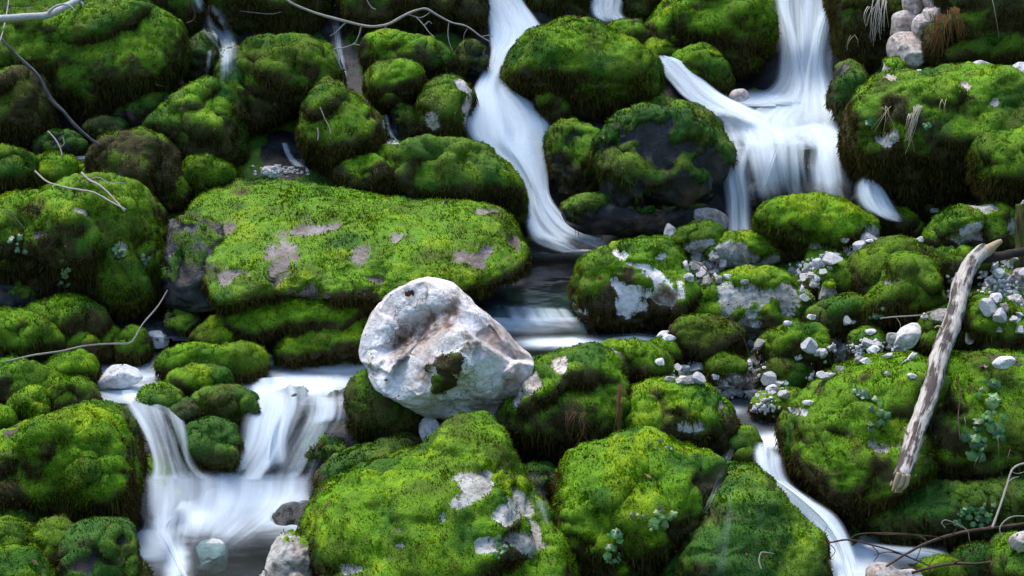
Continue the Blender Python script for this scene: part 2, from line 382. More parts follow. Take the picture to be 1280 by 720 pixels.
def boulder(name, label, pts, mat='grey', moss=.8, fresh=.6, dz=0., lean=.22, n=3.0, T=1.05, facets=3, under=.35, frac=.15, grow=1.0, cold=0., rough=1., cat='boulder', group='mossy boulders on the stream bank', hang=1., post=None, res=1., dens=10500, cen=None, mossmin=-.5, size=.0135):
    NB[0] += 1; seed = NB[0] * 37
    if group == 'mossy boulders of the upper slope': fresh -= .03; cold += .03
    if group == 'mossy boulders of the right rubble slope' and moss < .96: moss -= .10
    rng = np.random.default_rng(seed)
    pl = cat_closed(pts); lo, hi = pl.min(0), pl.max(0)
    cx, cy = cen if cen else (lo + hi) / 2
    wpx, hpx = hi - lo; spx = min(wpx, hpx)
    Rd = (pl - [cx, cy]) * grow; th = np.arctan2(-Rd[:, 1], Rd[:, 0]); rr = np.hypot(Rd[:, 0], Rd[:, 1])
    tq = np.linspace(-math.pi, math.pi, 361); o = np.argsort(th); ths, rs = th[o], rr[o]
    prof = np.interp(tq, np.r_[ths[-1] - 2 * math.pi, ths, ths[0] + 2 * math.pi], np.r_[rs[-1], rs, rs[0]])
    dg = float(D(cx, min(hi[1], 760)))
    m = dg / F
    Th = .5 * spx * m * T
    dc = dg + .45 * Th + dz; m = dc / F
    nres = int(np.clip(max(wpx, hpx) * .28 * res, 10, 96 if res < 1.7 else 130))
    S, Fq = cubesphere(nres)
    a, b, c = S[:, 0], S[:, 1], S[:, 2]
    s = np.hypot(a, b); R = np.interp(np.arctan2(b, a), tq, prof) * m
    if moss > .1: R = np.maximum(R - .030, R * .8)
    wsil = .22 + .78 * sstep(.05, .75, np.abs(c))
    s2 = np.abs(s) ** (2 / n); c2 = np.sign(c) * np.abs(c) ** (2 / n)
    x = R * s2 * a / (s + 1e-9); y = R * s2 * b / (s + 1e-9); z = Th * c2       # z towards the camera
    sz = spx * m
    # lumps in the surface
    L = np.stack([x, y, z], -1)
    q = L / sz * 2.2 + seed
    Wp = L + .12 * sz * np.stack([vnoise(q * 1.5, seed + 6), vnoise(q * 1.5, seed + 7), vnoise(q * 1.5, seed + 8)], -1) + seed
    disp = .085 * rough * sz * fbm(q, 4, seed) + .06 * rough * sz * (billow(Wp / sz * 2.6, 2, seed + 4) - .45)
    disp = disp * wsil + min(1, rough) * (.020 * (billow(Wp * 4.2, 2, seed + 14) - .4) + .010 * (billow(Wp * 10, 2, seed + 15) - .4)) * (1 if moss > 0 else .5)
    L = L + (L / (np.linalg.norm(L, axis=1)[:, None] + 1e-9)) * disp[:, None]
    if facets:
        for k in range(facets):
            nv = rng.normal(0, 1, 3); nv[2] = abs(nv[2]) * 1.3 + .45; nv /= np.linalg.norm(nv)
            e = L @ nv; h = e.max() * rng.uniform(.80, .93) if moss > .1 else e.max() * rng.uniform(.68, .86)
            ov = np.maximum(0, e - h); L = L - nv * (ov * .96)[:, None]
        L = L + (fbm(L / sz * 7 + seed, 3, seed + 5) * .018 * sz)[:, None] * (L / (np.linalg.norm(L, axis=1)[:, None] + 1e-9))
    if frac:
        ff = fracture(L, 16 if moss > .1 else 22, seed); L = L * (1 + (frac * 1.1 * ff * wsil))[:, None]; L[:, 2] += frac * .5 * sz * ff * (L[:, 2] > 0) * sstep(0, .3, L[:, 2] / Th)
    hh = hpx * m * .5; L[:, 2] -= under * Th * sstep(.0, -.95, L[:, 1] / hh) * (L[:, 2] > 0)
    if post is not None: L = post(L, m, (cx, cy))
    ctr = P(cx, cy, dc)
    k = lean
    V = ctr + L[:, :1] * RT + L[:, 1:2] * UP + (-L[:, 2:3] + k * L[:, 1:2]) * (FW)
    # keep the silhouette where the lean moves it along the sight lines
    N = vnormals(V, Fq)
    if (N * (V - ctr)).sum() < 0: Fq = Fq[:, ::-1]; N = -N
    # moss
    if moss > 0:
        mm = fbm(V * 4.2, 4, seed + 50) * 1.0 + .55 * fbm(V * 13, 3, seed + 60) + N[:, 2] * .55 + (moss - .45) * 2.0
        mask = sstep(-.15, .3, mm)
    else: mask = np.zeros(len(V))
    st = np.zeros(len(V))
    if post is not None and hasattr(post, 'masks'): mask, st = post.masks(V, L, m, (cx, cy), mask)
    else: st = sstep(.15, .6, fbm(V * 5, 3, seed + 80) + .1) * .5
    mcol = moss_col(V, N, fresh, seed, cold)
    th_ = mask * (.022 + .020 * billow(V * 8, 2, seed + 31) + .011 * billow(V * 21, 2, seed + 32))
    V = V + N * th_[:, None]
    N2 = vnormals(V, Fq)
    ob = link_mesh(name, V, Fq, M[mat], attrs={'moss': mask, 'mcol': mcol, 'stain': st})
    tag(ob, label, cat, group)
    if moss > 0: MOSS_JOBS.append((ob, V, Fq, N2, mask, mcol, seed, dens, hang, size))
    return ob
def grow_moss():
    tot = 0
    for ob, V, Fq, N, mask, mcol, seed, dens, hang, size in MOSS_JOBS:
        r = tufts(V, Fq, N, mask, mcol, seed, dens, size, hang)
        if r is None: continue
        tot += len(r[1])
        if ob.get('kind') == 'structure':
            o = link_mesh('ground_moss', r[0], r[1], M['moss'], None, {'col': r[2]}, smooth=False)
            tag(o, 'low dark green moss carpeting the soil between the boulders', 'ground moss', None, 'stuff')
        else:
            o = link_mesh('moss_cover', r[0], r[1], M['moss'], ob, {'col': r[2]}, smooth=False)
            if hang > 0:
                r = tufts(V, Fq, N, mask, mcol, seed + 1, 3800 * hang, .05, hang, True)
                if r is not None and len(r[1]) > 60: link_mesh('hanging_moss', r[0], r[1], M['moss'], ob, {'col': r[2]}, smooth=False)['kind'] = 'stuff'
    print('moss triangles', tot)

# ------------------------------------------------------------------ looking things up on what is already built
_dg = [None]
def refresh(): bpy.context.view_layer.update(); _dg[0] = bpy.context.evaluated_depsgraph_get()
def hit(px, py, default=None):
    d = (FW + (px - 640) / F * RT + (360 - py) / F * UP); k = np.linalg.norm(d)
    ok, loc, nor, _i, ob, _m = SC.ray_cast(_dg[0], Vector(CAM), Vector(d / k), distance=60)
    if not ok: return float(D(px, py)), -FW, None
    return float((np.array(loc) - CAM) @ FW), np.array(nor), ob
# ------------------------------------------------------------------ the slope itself
def blobs(px, py, L):
    v = np.zeros(np.shape(px))
    for x, y, rx, ry in L: v = np.maximum(v, np.exp(-(((px - x) / rx) ** 2 + ((py - y) / ry) ** 2) * 1.2))
    return v
WET = [(640,60,70,120),(650,220,70,110),(720,310,90,40),(670,350,120,60),(700,410,170,50),(990,90,80,120),(980,190,110,70),(920,250,60,60),(1090,250,60,50),(1000,140,140,40),
       (850,105,50,50),(265,60,30,70),(420,70,25,70),(490,165,30,40),(360,195,40,40),(245,330,60,70),(180,380,60,30),(300,480,200,60),(290,560,150,90),(280,660,170,100),
       (675,620,40,80),(960,590,50,60),(1030,660,60,60),(1130,700,110,40),(920,520,50,40),(760,15,50,40),(890,600,40,70),(820,240,130,80),(1130,250,110,50),(1180,640,130,60),(120,170,90,40),(80,390,80,40)]
POOLBED = [(290,690,130,60),(300,470,150,25),(720,412,110,24),(670,352,70,24),(930,520,30,14)]
def ground():
    xs = np.r_[np.linspace(-1500, -420, 22), np.arange(-410, -50, 9), np.arange(-50, 1331, 4.5), np.arange(1336, 1690, 9), np.linspace(1700, 2800, 22)]
    ys = np.r_[np.linspace(-1400, -320, 22), np.arange(-310, -50, 9), np.arange(-50, 771, 4.5), np.linspace(780, 1900, 24)]
    X, Y = np.meshgrid(xs, ys); X, Y = X.ravel(), Y.ravel()
    d = D(X, Y)
    p0 = P(X, Y, d)
    wet = blobs(X, Y, WET)
    lump = billow(p0 * 2.6, 3, 5) * .5 + .5
    d = d + .03 + .16 * fbm(p0 * 1.7, 3, 3) + (.08 - .22 * lump) * (1 - wet * .6) + .06
    d = np.maximum(d, D(X, Y) + .045) + .10 * fbm(p0 * 6, 3, 8) * wet + .45 * blobs(X, Y, POOLBED)
    off = np.maximum(np.maximum(-70 - X, X - 1350), -70 - Y); om = sstep(0, 60, off); d = d + om * (.15 - .75 * sstep(-.1, .8, billow(p0 * 1.15, 2, 41)) - .1 * fbm(p0 * 5, 3, 44))
    d = np.maximum(d, 2.)
    V = P(X, Y, d); Fq = grid_faces(len(ys), len(xs))
    N = vnormals(V, Fq)
    if (N * (CAM - V)).sum() < 0: Fq = Fq[:, ::-1]; N = -N
    V = V + N * (.03 * fbm(V * 9, 3, 12))[:, None]
    N = vnormals(V, Fq)
    mm = fbm(V * 3.1, 4, 71) + .5 * fbm(V * 11, 3, 72) + .42 - wet * 1.2
    mask = sstep(-.2, .25, mm)
    mcol = moss_col(V, N, .42, 900, .25)
    o = link_mesh('ground', V, Fq, M['dark'], attrs={'moss': mask, 'mcol': mcol, 'stain': np.zeros(len(V))}, loc=np.zeros(3))
    tag(o, 'dark damp mossy slope under the boulders and falls', 'ground', None, 'structure')
    inside = (X > -60) & (X < 1340) & (Y > -60) & (Y < 780)
    MOSS_JOBS.append((o, V, Fq, N, mask * inside, mcol, 901, 5500, 1., .013))
ground()

BG, BL, BR, BM = ('mossy boulders of the upper slope', 'mossy boulders on the left bank', 'mossy boulders of the right rubble slope', 'mossy boulders in the middle of the stream')
def B(label, pts, name='mossy_boulder', **k): return boulder(name, label, pts, **k)
def blob_masks(V, L, m, c, items):
    px = c[0] + L[:, 0] / m; py = c[1] - L[:, 1] / m; r = np.zeros(len(V))
    w = 1 + 1.0 * fbm(V * 10, 4, 77); px = px + 9 * fbm(V * 6, 3, 78); py = py + 7 * fbm(V * 6, 3, 79)
    for x, y, rx, ry in items: r = np.maximum(r, sstep(1.3, .7, np.hypot((px - x) / rx, (py - y) / ry) * w))
    return r * (L[:, 2] > -.05)
class bare:
    """bare stone showing through the moss at the given places"""
    def __init__(s, items, st=()): s.items = items; s.st = st
    def __call__(s, L, m, c): return L
    def masks(s, V, L, m, c, mask):
        b = blob_masks(V, L, m, c, s.items)
        st = blob_masks(V, L, m, c, s.st) if s.st else sstep(.15, .6, fbm(V * 5, 3, 80) + .1) * .5
        return mask * (1 - b) + b * np.clip(.30 + .45 * fbm(V * 16, 3, 90), 0, .46), st

# --- top left
B('huge dark green mossy boulder filling the top left, behind the grey bent stick', [(-30,40),(0,18),(60,14),(110,8),(150,2),(195,10),(225,28),(232,65),(218,95),(195,115),(160,130),(130,148),(100,152),(75,135),(60,110),(20,95),(-30,90)], group=BG, moss=.95, fresh=.55, cold=.15, rough=1.3)
B('brown hanging moss boulder at the left edge below the huge dark green one', [(-40,110),(-10,92),(30,86),(56,100),(66,140),(60,165),(40,188),(8,184),(-20,175),(-40,150)], group=BG, mat='brown', moss=.9, fresh=.15)
B('mossy top of a boulder between the birch branch and the thin left fall', [(190,-50),(240,-40),(256,10),(240,48),(222,38),(200,14)], group=BG, moss=.95, fresh=.55, dz=.1)
B('broad green boulder at the top edge right of the thin left fall', [(268,-50),(340,-60),(405,-45),(414,10),(398,38),(370,50),(330,45),(292,38),(272,18)], group=BG, moss=1, fresh=.6, cold=.1, dz=.1)
B('little wet mossy rock standing inside the thin left fall', [(232,92),(236,60),(250,42),(266,44),(274,64),(276,92),(262,100),(244,104)], group=BG, mat='dark', moss=.8, fresh=.3, cold=.5)
B('triangular bright green boulder below the thin left fall', [(182,160),(200,138),(230,115),(255,102),(277,104),(296,122),(302,160),(304,195),(290,212),(250,207),(215,192),(190,178)], group=BG, moss=1.0, fresh=.62, cold=.1, post=bare([(247,99,14,5),(276,100,12,5)]), mat='white')
B('round brown boulder with ragged hanging moss in front of the triangular green one', [(115,198),(128,176),(158,162),(186,162),(210,178),(222,200),(226,228),(216,252),(195,264),(150,257),(125,235)], group=BG, mat='brown', moss=.95, fresh=.22, dz=-.05)
B('small wet mossy rock between the grey stick end and the triangular boulder', [(104,165),(118,150),(142,148),(160,158),(150,175),(120,185)], group=BG, mat='dark', moss=.6, fresh=.3, cold=.5)
B('dark wet ledge rock under the huge top left boulder', [(140,150),(170,128),(205,118),(225,130),(205,158),(170,168)], group=BG, mat='dark', moss=.35, fresh=.3, cold=.5)
B('dark wet rock at the left below the brown hanging moss', [(40,190),(66,165),(100,168),(112,190),(85,205),(55,208)], group=BG, mat='dark', moss=.35, fresh=.3, cold=.5)
# --- top middle left
B('tall shaggy olive boulder whose moss drapes over a black hollow', [(300,62),(322,48),(350,46),(380,45),(410,52),(427,80),(422,108),(398,128),(375,138),(352,150),(335,168),(316,168),(304,140),(298,100)], group=BG, mat='brown', moss=.95, fresh=.45, rough=1.4)
B('rounded boulder with bright green crown and brown skirt right of the black hollow', [(378,160),(384,122),(405,100),(432,112),(460,132),(476,152),(477,172),(464,192),(442,206),(408,220),(388,206)], group=BG, mat='brown', moss=.95, fresh=.42, rough=1.2)
B('dim green boulder standing left of the draped shaggy boulder', [(272,78),(286,60),(304,66),(310,100),(312,150),(300,180),(284,150),(276,112)], group=BG, moss=.95, fresh=.4, cold=.2)
B('top edge boulder with shaggy olive moss above the pale twig', [(425,-40),(480,-50),(560,-40),(580,-10),(574,25),(555,48),(525,46),(480,42),(446,44),(428,15)], group=BG, mat='brown', moss=.95, fresh=.35, dz=.1)
B('long bright capped boulder right under the pale twig', [(454,56),(472,42),(500,42),(530,48),(555,60),(572,78),(574,96),(545,97),(510,92),(470,90),(455,76)], group=BG, moss=.95, fresh=.62)
B('green lump on the step beneath the bright capped boulder', [(456,96),(468,82),(495,77),(522,82),(530,98),(520,116),(506,132),(480,137),(462,118)], group=BG, moss=.95, fresh=.6, dz=-.12)
B('dark damp rock pillar beside the little fall below the green lump', [(488,150),(494,130),(512,128),(524,145),(522,178),(492,180)], group=BG, mat='dark', moss=.5, fresh=.3, dz=.1)
B('steep mossy rock with pale patches at the left rim of the middle fall', [(520,168),(520,135),(534,106),(558,94),(582,102),(592,128),(584,156),(572,176),(545,180),(526,176)], group=BG, mat='pink', moss=.85, fresh=.5, post=bare([(543,150,9,14),(575,108,9,12),(582,140,8,22)]))
B('wide low mossy rock just left of the foot of the middle fall', [(478,205),(500,182),(540,172),(590,178),(622,195),(650,228),(658,260),(650,282),(590,262),(540,254),(500,244),(482,228)], group=BG, mat='dark', moss=.9, fresh=.55, rough=1.2)
B('small green hummock at the left end of the wide low rock', [(418,216),(440,200),(466,196),(486,210),(488,234),(462,244),(430,238)], group=BG, moss=1., fresh=.5, dz=-.05)
B('narrow green rock between the hummock and the wide low rock', [(466,196),(478,182),(500,180),(514,200),(512,236),(490,246),(474,226)], group=BG, moss=1., fresh=.5, dz=.03)
B('brown shaded rock at the top left of the middle fall', [(562,-40),(600,-40),(606,0),(604,30),(590,42),(572,38),(562,5)], group=BG, mat='dark', moss=.7, fresh=.2)
B('black wet rock hugging the left side of the middle fall', [(568,60),(588,50),(606,58),(612,76),(606,94),(584,100),(568,86)], group=BG, mat='dark', moss=.6, fresh=.2, cold=.3)
# --- top middle
B('shaded mossy rock at the top edge between the middle fall and the small fall', [(655,-40),(732,-40),(738,5),(730,28),(700,32),(676,22),(660,0)], group=BG, mat='dark', moss=.8, fresh=.25, cold=.2, dz=.2)
B('dim mossy rock at the top edge right of the small fall', [(780,-40),(826,-40),(822,6),(804,26),(786,22),(778,2)], group=BG, moss=.95, fresh=.4, cold=.15, dz=.1)
B('great bright green dome between the two waterfalls', [(628,100),(634,70),(655,46),(700,30),(740,28),(766,44),(790,55),(814,68),(826,92),(823,122),(806,138),(780,150),(740,152),(700,142),(672,124),(642,116)], group=BG, moss=1.02, fresh=.6, cold=.02, rough=1.3)
B('black wet rock at the upper left shoulder of the great green dome', [(632,88),(640,60),(664,44),(684,42),(676,66),(656,92),(638,104)], group=BG, mat='dark', moss=.1, fresh=.3, dz=.02)
B('small dim mossy bump under the left side of the great green dome', [(672,118),(690,106),(706,118),(714,140),(700,152),(682,146)], group=BG, mat='brown', moss=.9, fresh=.45, dz=-.1)
B('dark wet rock with a yellowish moss strip right beside the middle fall', [(682,172),(698,154),(728,154),(750,168),(754,215),(738,248),(706,248),(688,222)], group=BG, mat='dark', moss=.52, fresh=.6, dz=-.05, frac=.2, facets=6)
B('large black and green wet rock left of the lower right fall', [(742,190),(770,148),(806,136),(832,138),(852,124),(882,134),(906,160),(919,190),(912,222),(892,250),(850,272),(800,276),(756,262)], group=BG, mat='dark', moss=.40, fresh=.35, cold=.3, rough=1.3, facets=7, frac=.22)
B('dim green rock between the great dome and the curved fall', [(784,140),(796,124),(820,120),(842,128),(838,150),(808,158)], group=BG, mat='dark', moss=.9, fresh=.45, cold=.1)
B('low black wet rock under the large black and green one', [(700,262),(740,246),(800,262),(860,258),(892,262),(888,292),(820,296),(750,298),(716,290)], group=BG, mat='dark', moss=.28, frac=.25, facets=6, fresh=.3, cold=.4)
B('slanting yellow green boulder at the top edge above the brown stone', [(800,60),(806,36),(832,0),(852,-30),(905,-30),(950,-8),(964,25),(962,62),(940,88),(912,98),(880,80),(850,74),(828,68)], group=BG, moss=1., fresh=.68, rough=1.4)
B('brown bellied mossy lump under the slanting yellow green boulder', [(836,84),(846,64),(876,56),(900,70),(911,92),(908,112),(888,118),(862,104)], group=BG, mat='brown', moss=.95, fresh=.55, dz=-.15)
B('small mossy rock between the small top fall and the slanting boulder', [(758,36),(776,24),(800,28),(812,46),(806,62),(784,58),(764,50)], group=BG, mat='brown', moss=.85, fresh=.45)
B('green wedge of rock pointing down to the curved fall', [(800,56),(822,50),(842,62),(844,78),(826,84),(806,74)], group=BG, moss=1., fresh=.6, dz=-.05)
B('wet reddish rock under the thin lower curtain of the right fall', [(912,205),(930,188),(975,184),(1012,194),(1020,225),(1000,250),(950,252),(918,240)], name='wet_rock', group=BG, mat='dark', moss=.15, fresh=.4, dz=.12, T=.5, lean=0)
B('small black rock in the spray of the right fall', [(930,238),(946,226),(968,232),(976,252),(955,262),(934,256)], name='wet_rock', group=BG, mat='dark', moss=.1)
B('black dripping rock between the right fall and the right cliff', [(1036,130),(1044,92),(1062,74),(1082,92),(1084,130),(1070,160),(1046,158)], name='wet_rock', group=BG, mat='dark', moss=.45, fresh=.3, cold=.3)
B('wet rock below the splash at the foot of the right fall', [(1062,250),(1100,228),(1150,262),(1165,292),(1120,300),(1075,280)], name='wet_rock', group=BG, mat='dark', moss=.1, dz=.2)
# --- top right
B('overhanging olive moss block at the top right of the right fall', [(1044,-40),(1132,-40),(1138,10),(1128,48),(1118,80),(1090,84),(1062,80),(1046,60),(1040,30)], group=BG, mat='brown', moss=.98, fresh=.45, dz=-.05)
B('mossy wall of rock in the top right corner', [(1172,-50),(1320,-50),(1330,60),(1280,96),(1230,86),(1196,82),(1172,72),(1160,48),(1176,20)], group=BG, moss=.98, fresh=.52, dz=.05, rough=1.5)
B('grassy brown lump right of the pink stone stack', [(1152,50),(1166,26),(1190,22),(1204,44),(1202,74),(1178,84),(1158,78)], group=BG, mat='brown', moss=.95, fresh=.2, dz=-.1)
B('massive mossy boulder at the right with pale stones along its top', [(1056,170),(1064,130),(1084,106),(1110,88),(1160,88),(1200,84),(1240,86),(1290,100),(1320,170),(1300,230),(1240,248),(1185,266),(1144,264),(1110,238),(1076,216),(1060,195)], group=BG, mat='pink', moss=.9, fresh=.52, rough=1.6, dz=-.1, under=.5, post=bare([(1190,118,10,6),(1092,180,10,9),(1105,205,6,6),(1218,136,5,6),(1112,100,7,12)]))
B('bright green lump at the right edge in front of the massive boulder', [(1216,200),(1220,178),(1244,164),(1290,160),(1320,200),(1300,244),(1256,256),(1226,240)], group=BG, moss=1., fresh=.62, dz=-.25)
# --- left bank
B('big sprawling mossy boulder on the left bank with a black hollow below', [(-30,262),(10,250),(60,240),(100,224),(130,222),(160,230),(184,248),(197,275),(206,302),(216,334),(213,360),(200,384),(170,392),(140,388),(100,372),(60,384),(20,362),(-30,330)], group=BL, moss=.93, fresh=.55, rough=1.4, mat='pink', post=bare([(70,295,14,6),(160,318,9,9),(118,268,8,4)]))
B('bright rounded hump on top of the big sprawling left boulder', [(42,206),(54,196),(76,194),(100,202),(108,222),(92,240),(60,244),(44,232)], group=BL, moss=1., fresh=.75, dz=.05)
B('low mossy knob with small pale stones behind the big left boulder', [(92,222),(108,208),(140,212),(160,228),(150,246),(112,248)], group=BL, mat='white', moss=.6, fresh=.6)
B('dark green knob at the left edge above the big left boulder', [(-30,190),(-5,182),(24,186),(42,202),(42,238),(10,256),(-30,250)], group=BL, moss=.95, fresh=.4)
B('pale faced rock at the left edge leaning on the big left boulder', [(-30,268),(4,264),(22,276),(29,298),(24,322),(8,332),(-30,330)], group=BL, mat='white', moss=.55, fresh=.45, dz=-.45)
B('dim brown green rock under the overhang of the big left boulder', [(22,398),(50,380),(90,368),(122,380),(134,408),(118,430),(80,436),(40,424)], group=BL, mat='brown', moss=.85, fresh=.4, dz=-.05)
B('black rock in the hollow under the big left boulder', [(-30,350),(20,345),(60,370),(50,395),(10,402),(-30,400)], group=BL, mat='dark', moss=.4, fresh=.3, dz=.1)
B('soft green mound at the left edge below the black hollow', [(-30,400),(10,386),(45,392),(72,412),(84,438),(62,460),(10,458),(-30,450)], group=BL, moss=1.05, fresh=.6)
B('green mound crossed by the thin bent twig', [(60,424),(84,410),(110,412),(128,430),(120,450),(92,456),(66,446)], group=BL, moss=1., fresh=.55)
B('round bright cushion next to the white rock in the water', [(62,460),(74,444),(98,440),(118,448),(124,466),(114,478),(84,482),(66,474)], group=BL, moss=1.1, fresh=.72)
B('wide bright mound at the left edge above the big square boulder', [(-30,462),(10,450),(50,456),(76,474),(78,496),(50,508),(10,512),(-30,506)], group=BL, moss=1.1, fresh=.66)
B('brown sided mossy rock below the round bright cushion', [(56,494),(70,478),(98,476),(118,486),(120,506),(100,520),(68,516)], group=BL, mat='brown', moss=.9, fresh=.45, dz=-.05)
B('knobbly bright green cushion just behind the big square boulder', [(12,510),(26,492),(48,488),(64,504),(62,524),(36,532),(16,526)], group=BL, moss=1.1, fresh=.72, dz=-.05)
B('small green cushion at the left edge behind the big square boulder', [(-30,516),(0,510),(18,522),(12,544),(-30,552)], group=BL, moss=1.05, fresh=.66)
B('mossy rock at the water edge where the thin bent twig ends', [(146,436),(150,420),(166,411),(182,420),(185,440),(172,454),(154,452)], group=BL, moss=.98, fresh=.6)
B('flat mossy rock left of the white pebble at the water edge', [(108,420),(124,408),(144,414),(150,432),(134,446),(112,440)], group=BL, moss=.9, fresh=.5, mat='brown')
B('wet rock at the foot of the dark trickle', [(196,402),(215,388),(245,392),(258,410),(244,426),(210,424)], name='wet_rock', group=BL, mat='dark', moss=.45, fresh=.5)
B('big square shouldered boulder with a brilliant green cap at lower left', [(-20,570),(-2,548),(14,536),(50,526),(95,516),(130,520),(150,536),(160,570),(166,612),(160,652),(138,664),(100,668),(60,645),(20,642),(-20,622)], group=BL, mat='brown', moss=1., fresh=.66, n=3.6, rough=1.1, lean=.1, under=.5, post=bare([(26,535,16,6)]))
B('olive and brown boulder tucked behind the big square one at lower left', [(92,516),(110,506),(138,510),(158,526),(168,550),(176,592),(174,615),(160,626),(130,610),(104,560)], group=BL, mat='brown', moss=.95, fresh=.3)
B('dark wet slab of rock below the big square boulder by the water', [(84,670),(100,655),(130,650),(160,660),(172,695),(180,750),(95,755),(82,710)], group=BL, mat='dark', moss=.55, fresh=.4, cold=.3)
B('dim mossy rock between the square boulder and the left edge', [(-30,632),(20,622),(54,634),(62,656),(30,668),(-30,666)], group=BL, mat='dark', moss=.8, fresh=.35, cold=.25)
B('rounded olive rock at lower left beside the dark wet slab', [(36,684),(46,658),(68,648),(88,660),(94,690),(78,722),(44,728),(32,708)], group=BL, mat='brown', moss=.95, fresh=.4, dz=-.05)
B('green knob at lower left between the edge and the olive rock', [(-30,664),(14,654),(36,666),(44,690),(30,712),(-30,712)], group=BL, moss=1., fresh=.5, dz=-.1)
B('light olive boulder cut by the bottom left corner', [(-40,700),(-10,688),(30,690),(58,710),(72,745),(0,780),(-40,760)], group=BL, mat='brown', moss=1., fresh=.5, dz=-.12)
# --- slab and middle
B('long low slab covered in vivid moss behind the white boulder', [(262,336),(236,300),(222,262),(256,228),(310,218),(380,226),(450,238),(520,250),(590,254),(630,266),(652,300),(656,328),(630,350),(560,372),(500,378),(440,378),(380,373),(330,374),(296,382),(274,362)], name='mossy_slab', group=BM, mat='slabrock', moss=.98, fresh=.52, T=.7, rough=.8, lean=1.8, n=3.4, dz=.2, frac=.06, grow=1.0, cen=(430,305),
  post=bare([(388,293,40,14),(368,322,24,16),(362,348,18,16),(392,366,34,8),(456,325,12,14),(500,300,16,4),(606,268,14,9),(588,325,24,7),(480,355,16,6),(285,285,16,12),(640,310,10,16),(300,350,16,12)]))
B('dark blue wet rock face under the trickle at the left end of the slab', [(203,300),(207,274),(240,264),(276,280),(292,320),(300,360),(292,388),(250,394),(212,392),(204,350)], name='wet_rock', group=BM, mat='dark', moss=.26, fresh=.3, cold=.4, dz=-.02, n=4.5, T=.7, facets=6, rough=1.4, lean=.6, frac=.2)
B('mossy mound at the upper left corner of the slab', [(222,218),(236,200),(258,194),(280,202),(294,222),(276,240),(240,244)], group=BM, moss=1., fresh=.66, dz=.05)
B('small green lump left of the mound above the slab', [(196,246),(206,226),(222,220),(234,236),(226,258),(206,262)], group=BM, moss=.9, fresh=.55)
B('dim mossy ledge between the slab and the upper pool', [(286,392),(296,372),(330,364),(385,376),(440,380),(470,388),(466,408),(430,420),(370,414),(310,420),(290,408)], name='mossy_ledge', group=BM, moss=.9, fresh=.6, dz=-.12, lean=.8, mat='grey')
B('low green ledge of moss touching the pool left of the white boulder', [(345,442),(356,420),(390,408),(430,396),(458,394),(466,415),(458,438),(410,446),(370,449)], name='mossy_ledge', group=BM, moss=1., fresh=.55, dz=-.05, lean=.8, grow=1.)
B('mossy bank lump left of the pool ledge', [(240,432),(248,410),(272,398),(300,406),(312,424),(300,440),(262,444)], group=BM, moss=.85, fresh=.55, mat='brown')
B('flat mossy islet in the upper left pool', [(198,462),(205,440),(235,431),(270,437),(308,431),(330,441),(335,458),(310,469),(262,472),(215,474)], name='mossy_islet', group=BM, mat='brown', moss=1., fresh=.62, dz=-.06)
B('green hump joined to the front of the flat islet', [(206,480),(220,466),(250,461),(280,465),(292,480),(270,490),(228,490)], name='mossy_islet', group=BM, moss=1.05, fresh=.6, dz=-.05)
B('small round mossy rock at the lip of the left cascade', [(170,500),(178,488),(200,483),(224,490),(231,506),(222,521),(196,526),(176,514)], group=BM, mat='dark', moss=.9, fresh=.58)
B('wet green rock in the cascade with water sliding over its top', [(232,508),(246,492),(275,484),(306,487),(324,500),(326,518),(296,530),(245,530)], name='wet_mossy_rock', group=BM, mat='dark', moss=.9, fresh=.45, cold=.35)
B('dripping square green rock in the middle of the left cascade', [(230,556),(232,536),(250,526),(278,526),(296,540),(302,570),(296,592),(262,596),(236,586)], name='wet_mossy_rock', group=BM, mat='dark', moss=.85, fresh=.45, cold=.35, n=3.2, dz=-.05)
B('dark boulder veiled by water at the right of the left cascade', [(368,585),(372,562),(396,546),(425,552),(436,574),(424,592),(390,598)], name='wet_rock', group=BM, mat='dark', moss=.5, cold=.4, fresh=.3)
B('dark streaked rock in the foam at the lower left', [(164,622),(180,608),(212,608),(228,620),(214,640),(170,644)], name='wet_rock', group=BM, mat='dark', moss=.05, dz=.12, lean=1)
B('deep green boulder wedged under the left side of the white boulder', [(436,502),(437,480),(456,466),(490,470),(526,500),(530,540),(500,550),(465,550),(442,532)], group=BM, mat='brown', moss=1., fresh=.35, cold=.35, dz=-.0)
B('huge green and rock grey boulder at the bottom centre', [(380,665),(388,640),(404,614),(450,592),(482,580),(530,562),(560,536),(588,524),(612,526),(627,548),(642,580),(672,620),(702,670),(722,720),(728,790),(600,830),(450,810),(405,740),(398,700)], group=BM, moss=.92, fresh=.53, rough=1.1, mat='grey', lean=.7, n=3.0, T=.8, post=bare([(598,598,20,16),(580,618,18,7),(636,632,28,14),(664,668,18,18),(610,668,14,10),(512,668,9,6),(450,690,12,9),(515,682,28,2),(513,652,4,4),(640,655,10,6),(556,636,5,6)]))
B('dark rim of moss behind the left shoulder of the huge bottom boulder', [(388,630),(398,594),(426,568),(460,560),(500,548),(522,552),(520,572),(460,598),(410,630)], group=BM, mat='dark', moss=.9, fresh=.3, cold=.2)
B('yellow green and pale boulder right of the white boulder', [(620,540),(630,505),(648,472),(680,446),(712,436),(745,430),(775,445),(785,480),(784,540),(768,566),(722,580),(670,577),(632,562)], group=BM, mat='pink', moss=.84, fresh=.55, rough=1.2, post=bare([(668,480,16,14),(650,492,8,12),(700,458,8,10)]), dz=-.05)
B('mossy rock with a pale face between the pool and the yellow green boulder', [(738,448),(750,432),(780,428),(812,434),(834,446),(842,466),(820,482),(785,482),(752,470)], group=BM, mat='pink', moss=.86, fresh=.5, post=bare([(768,450,14,9)]))
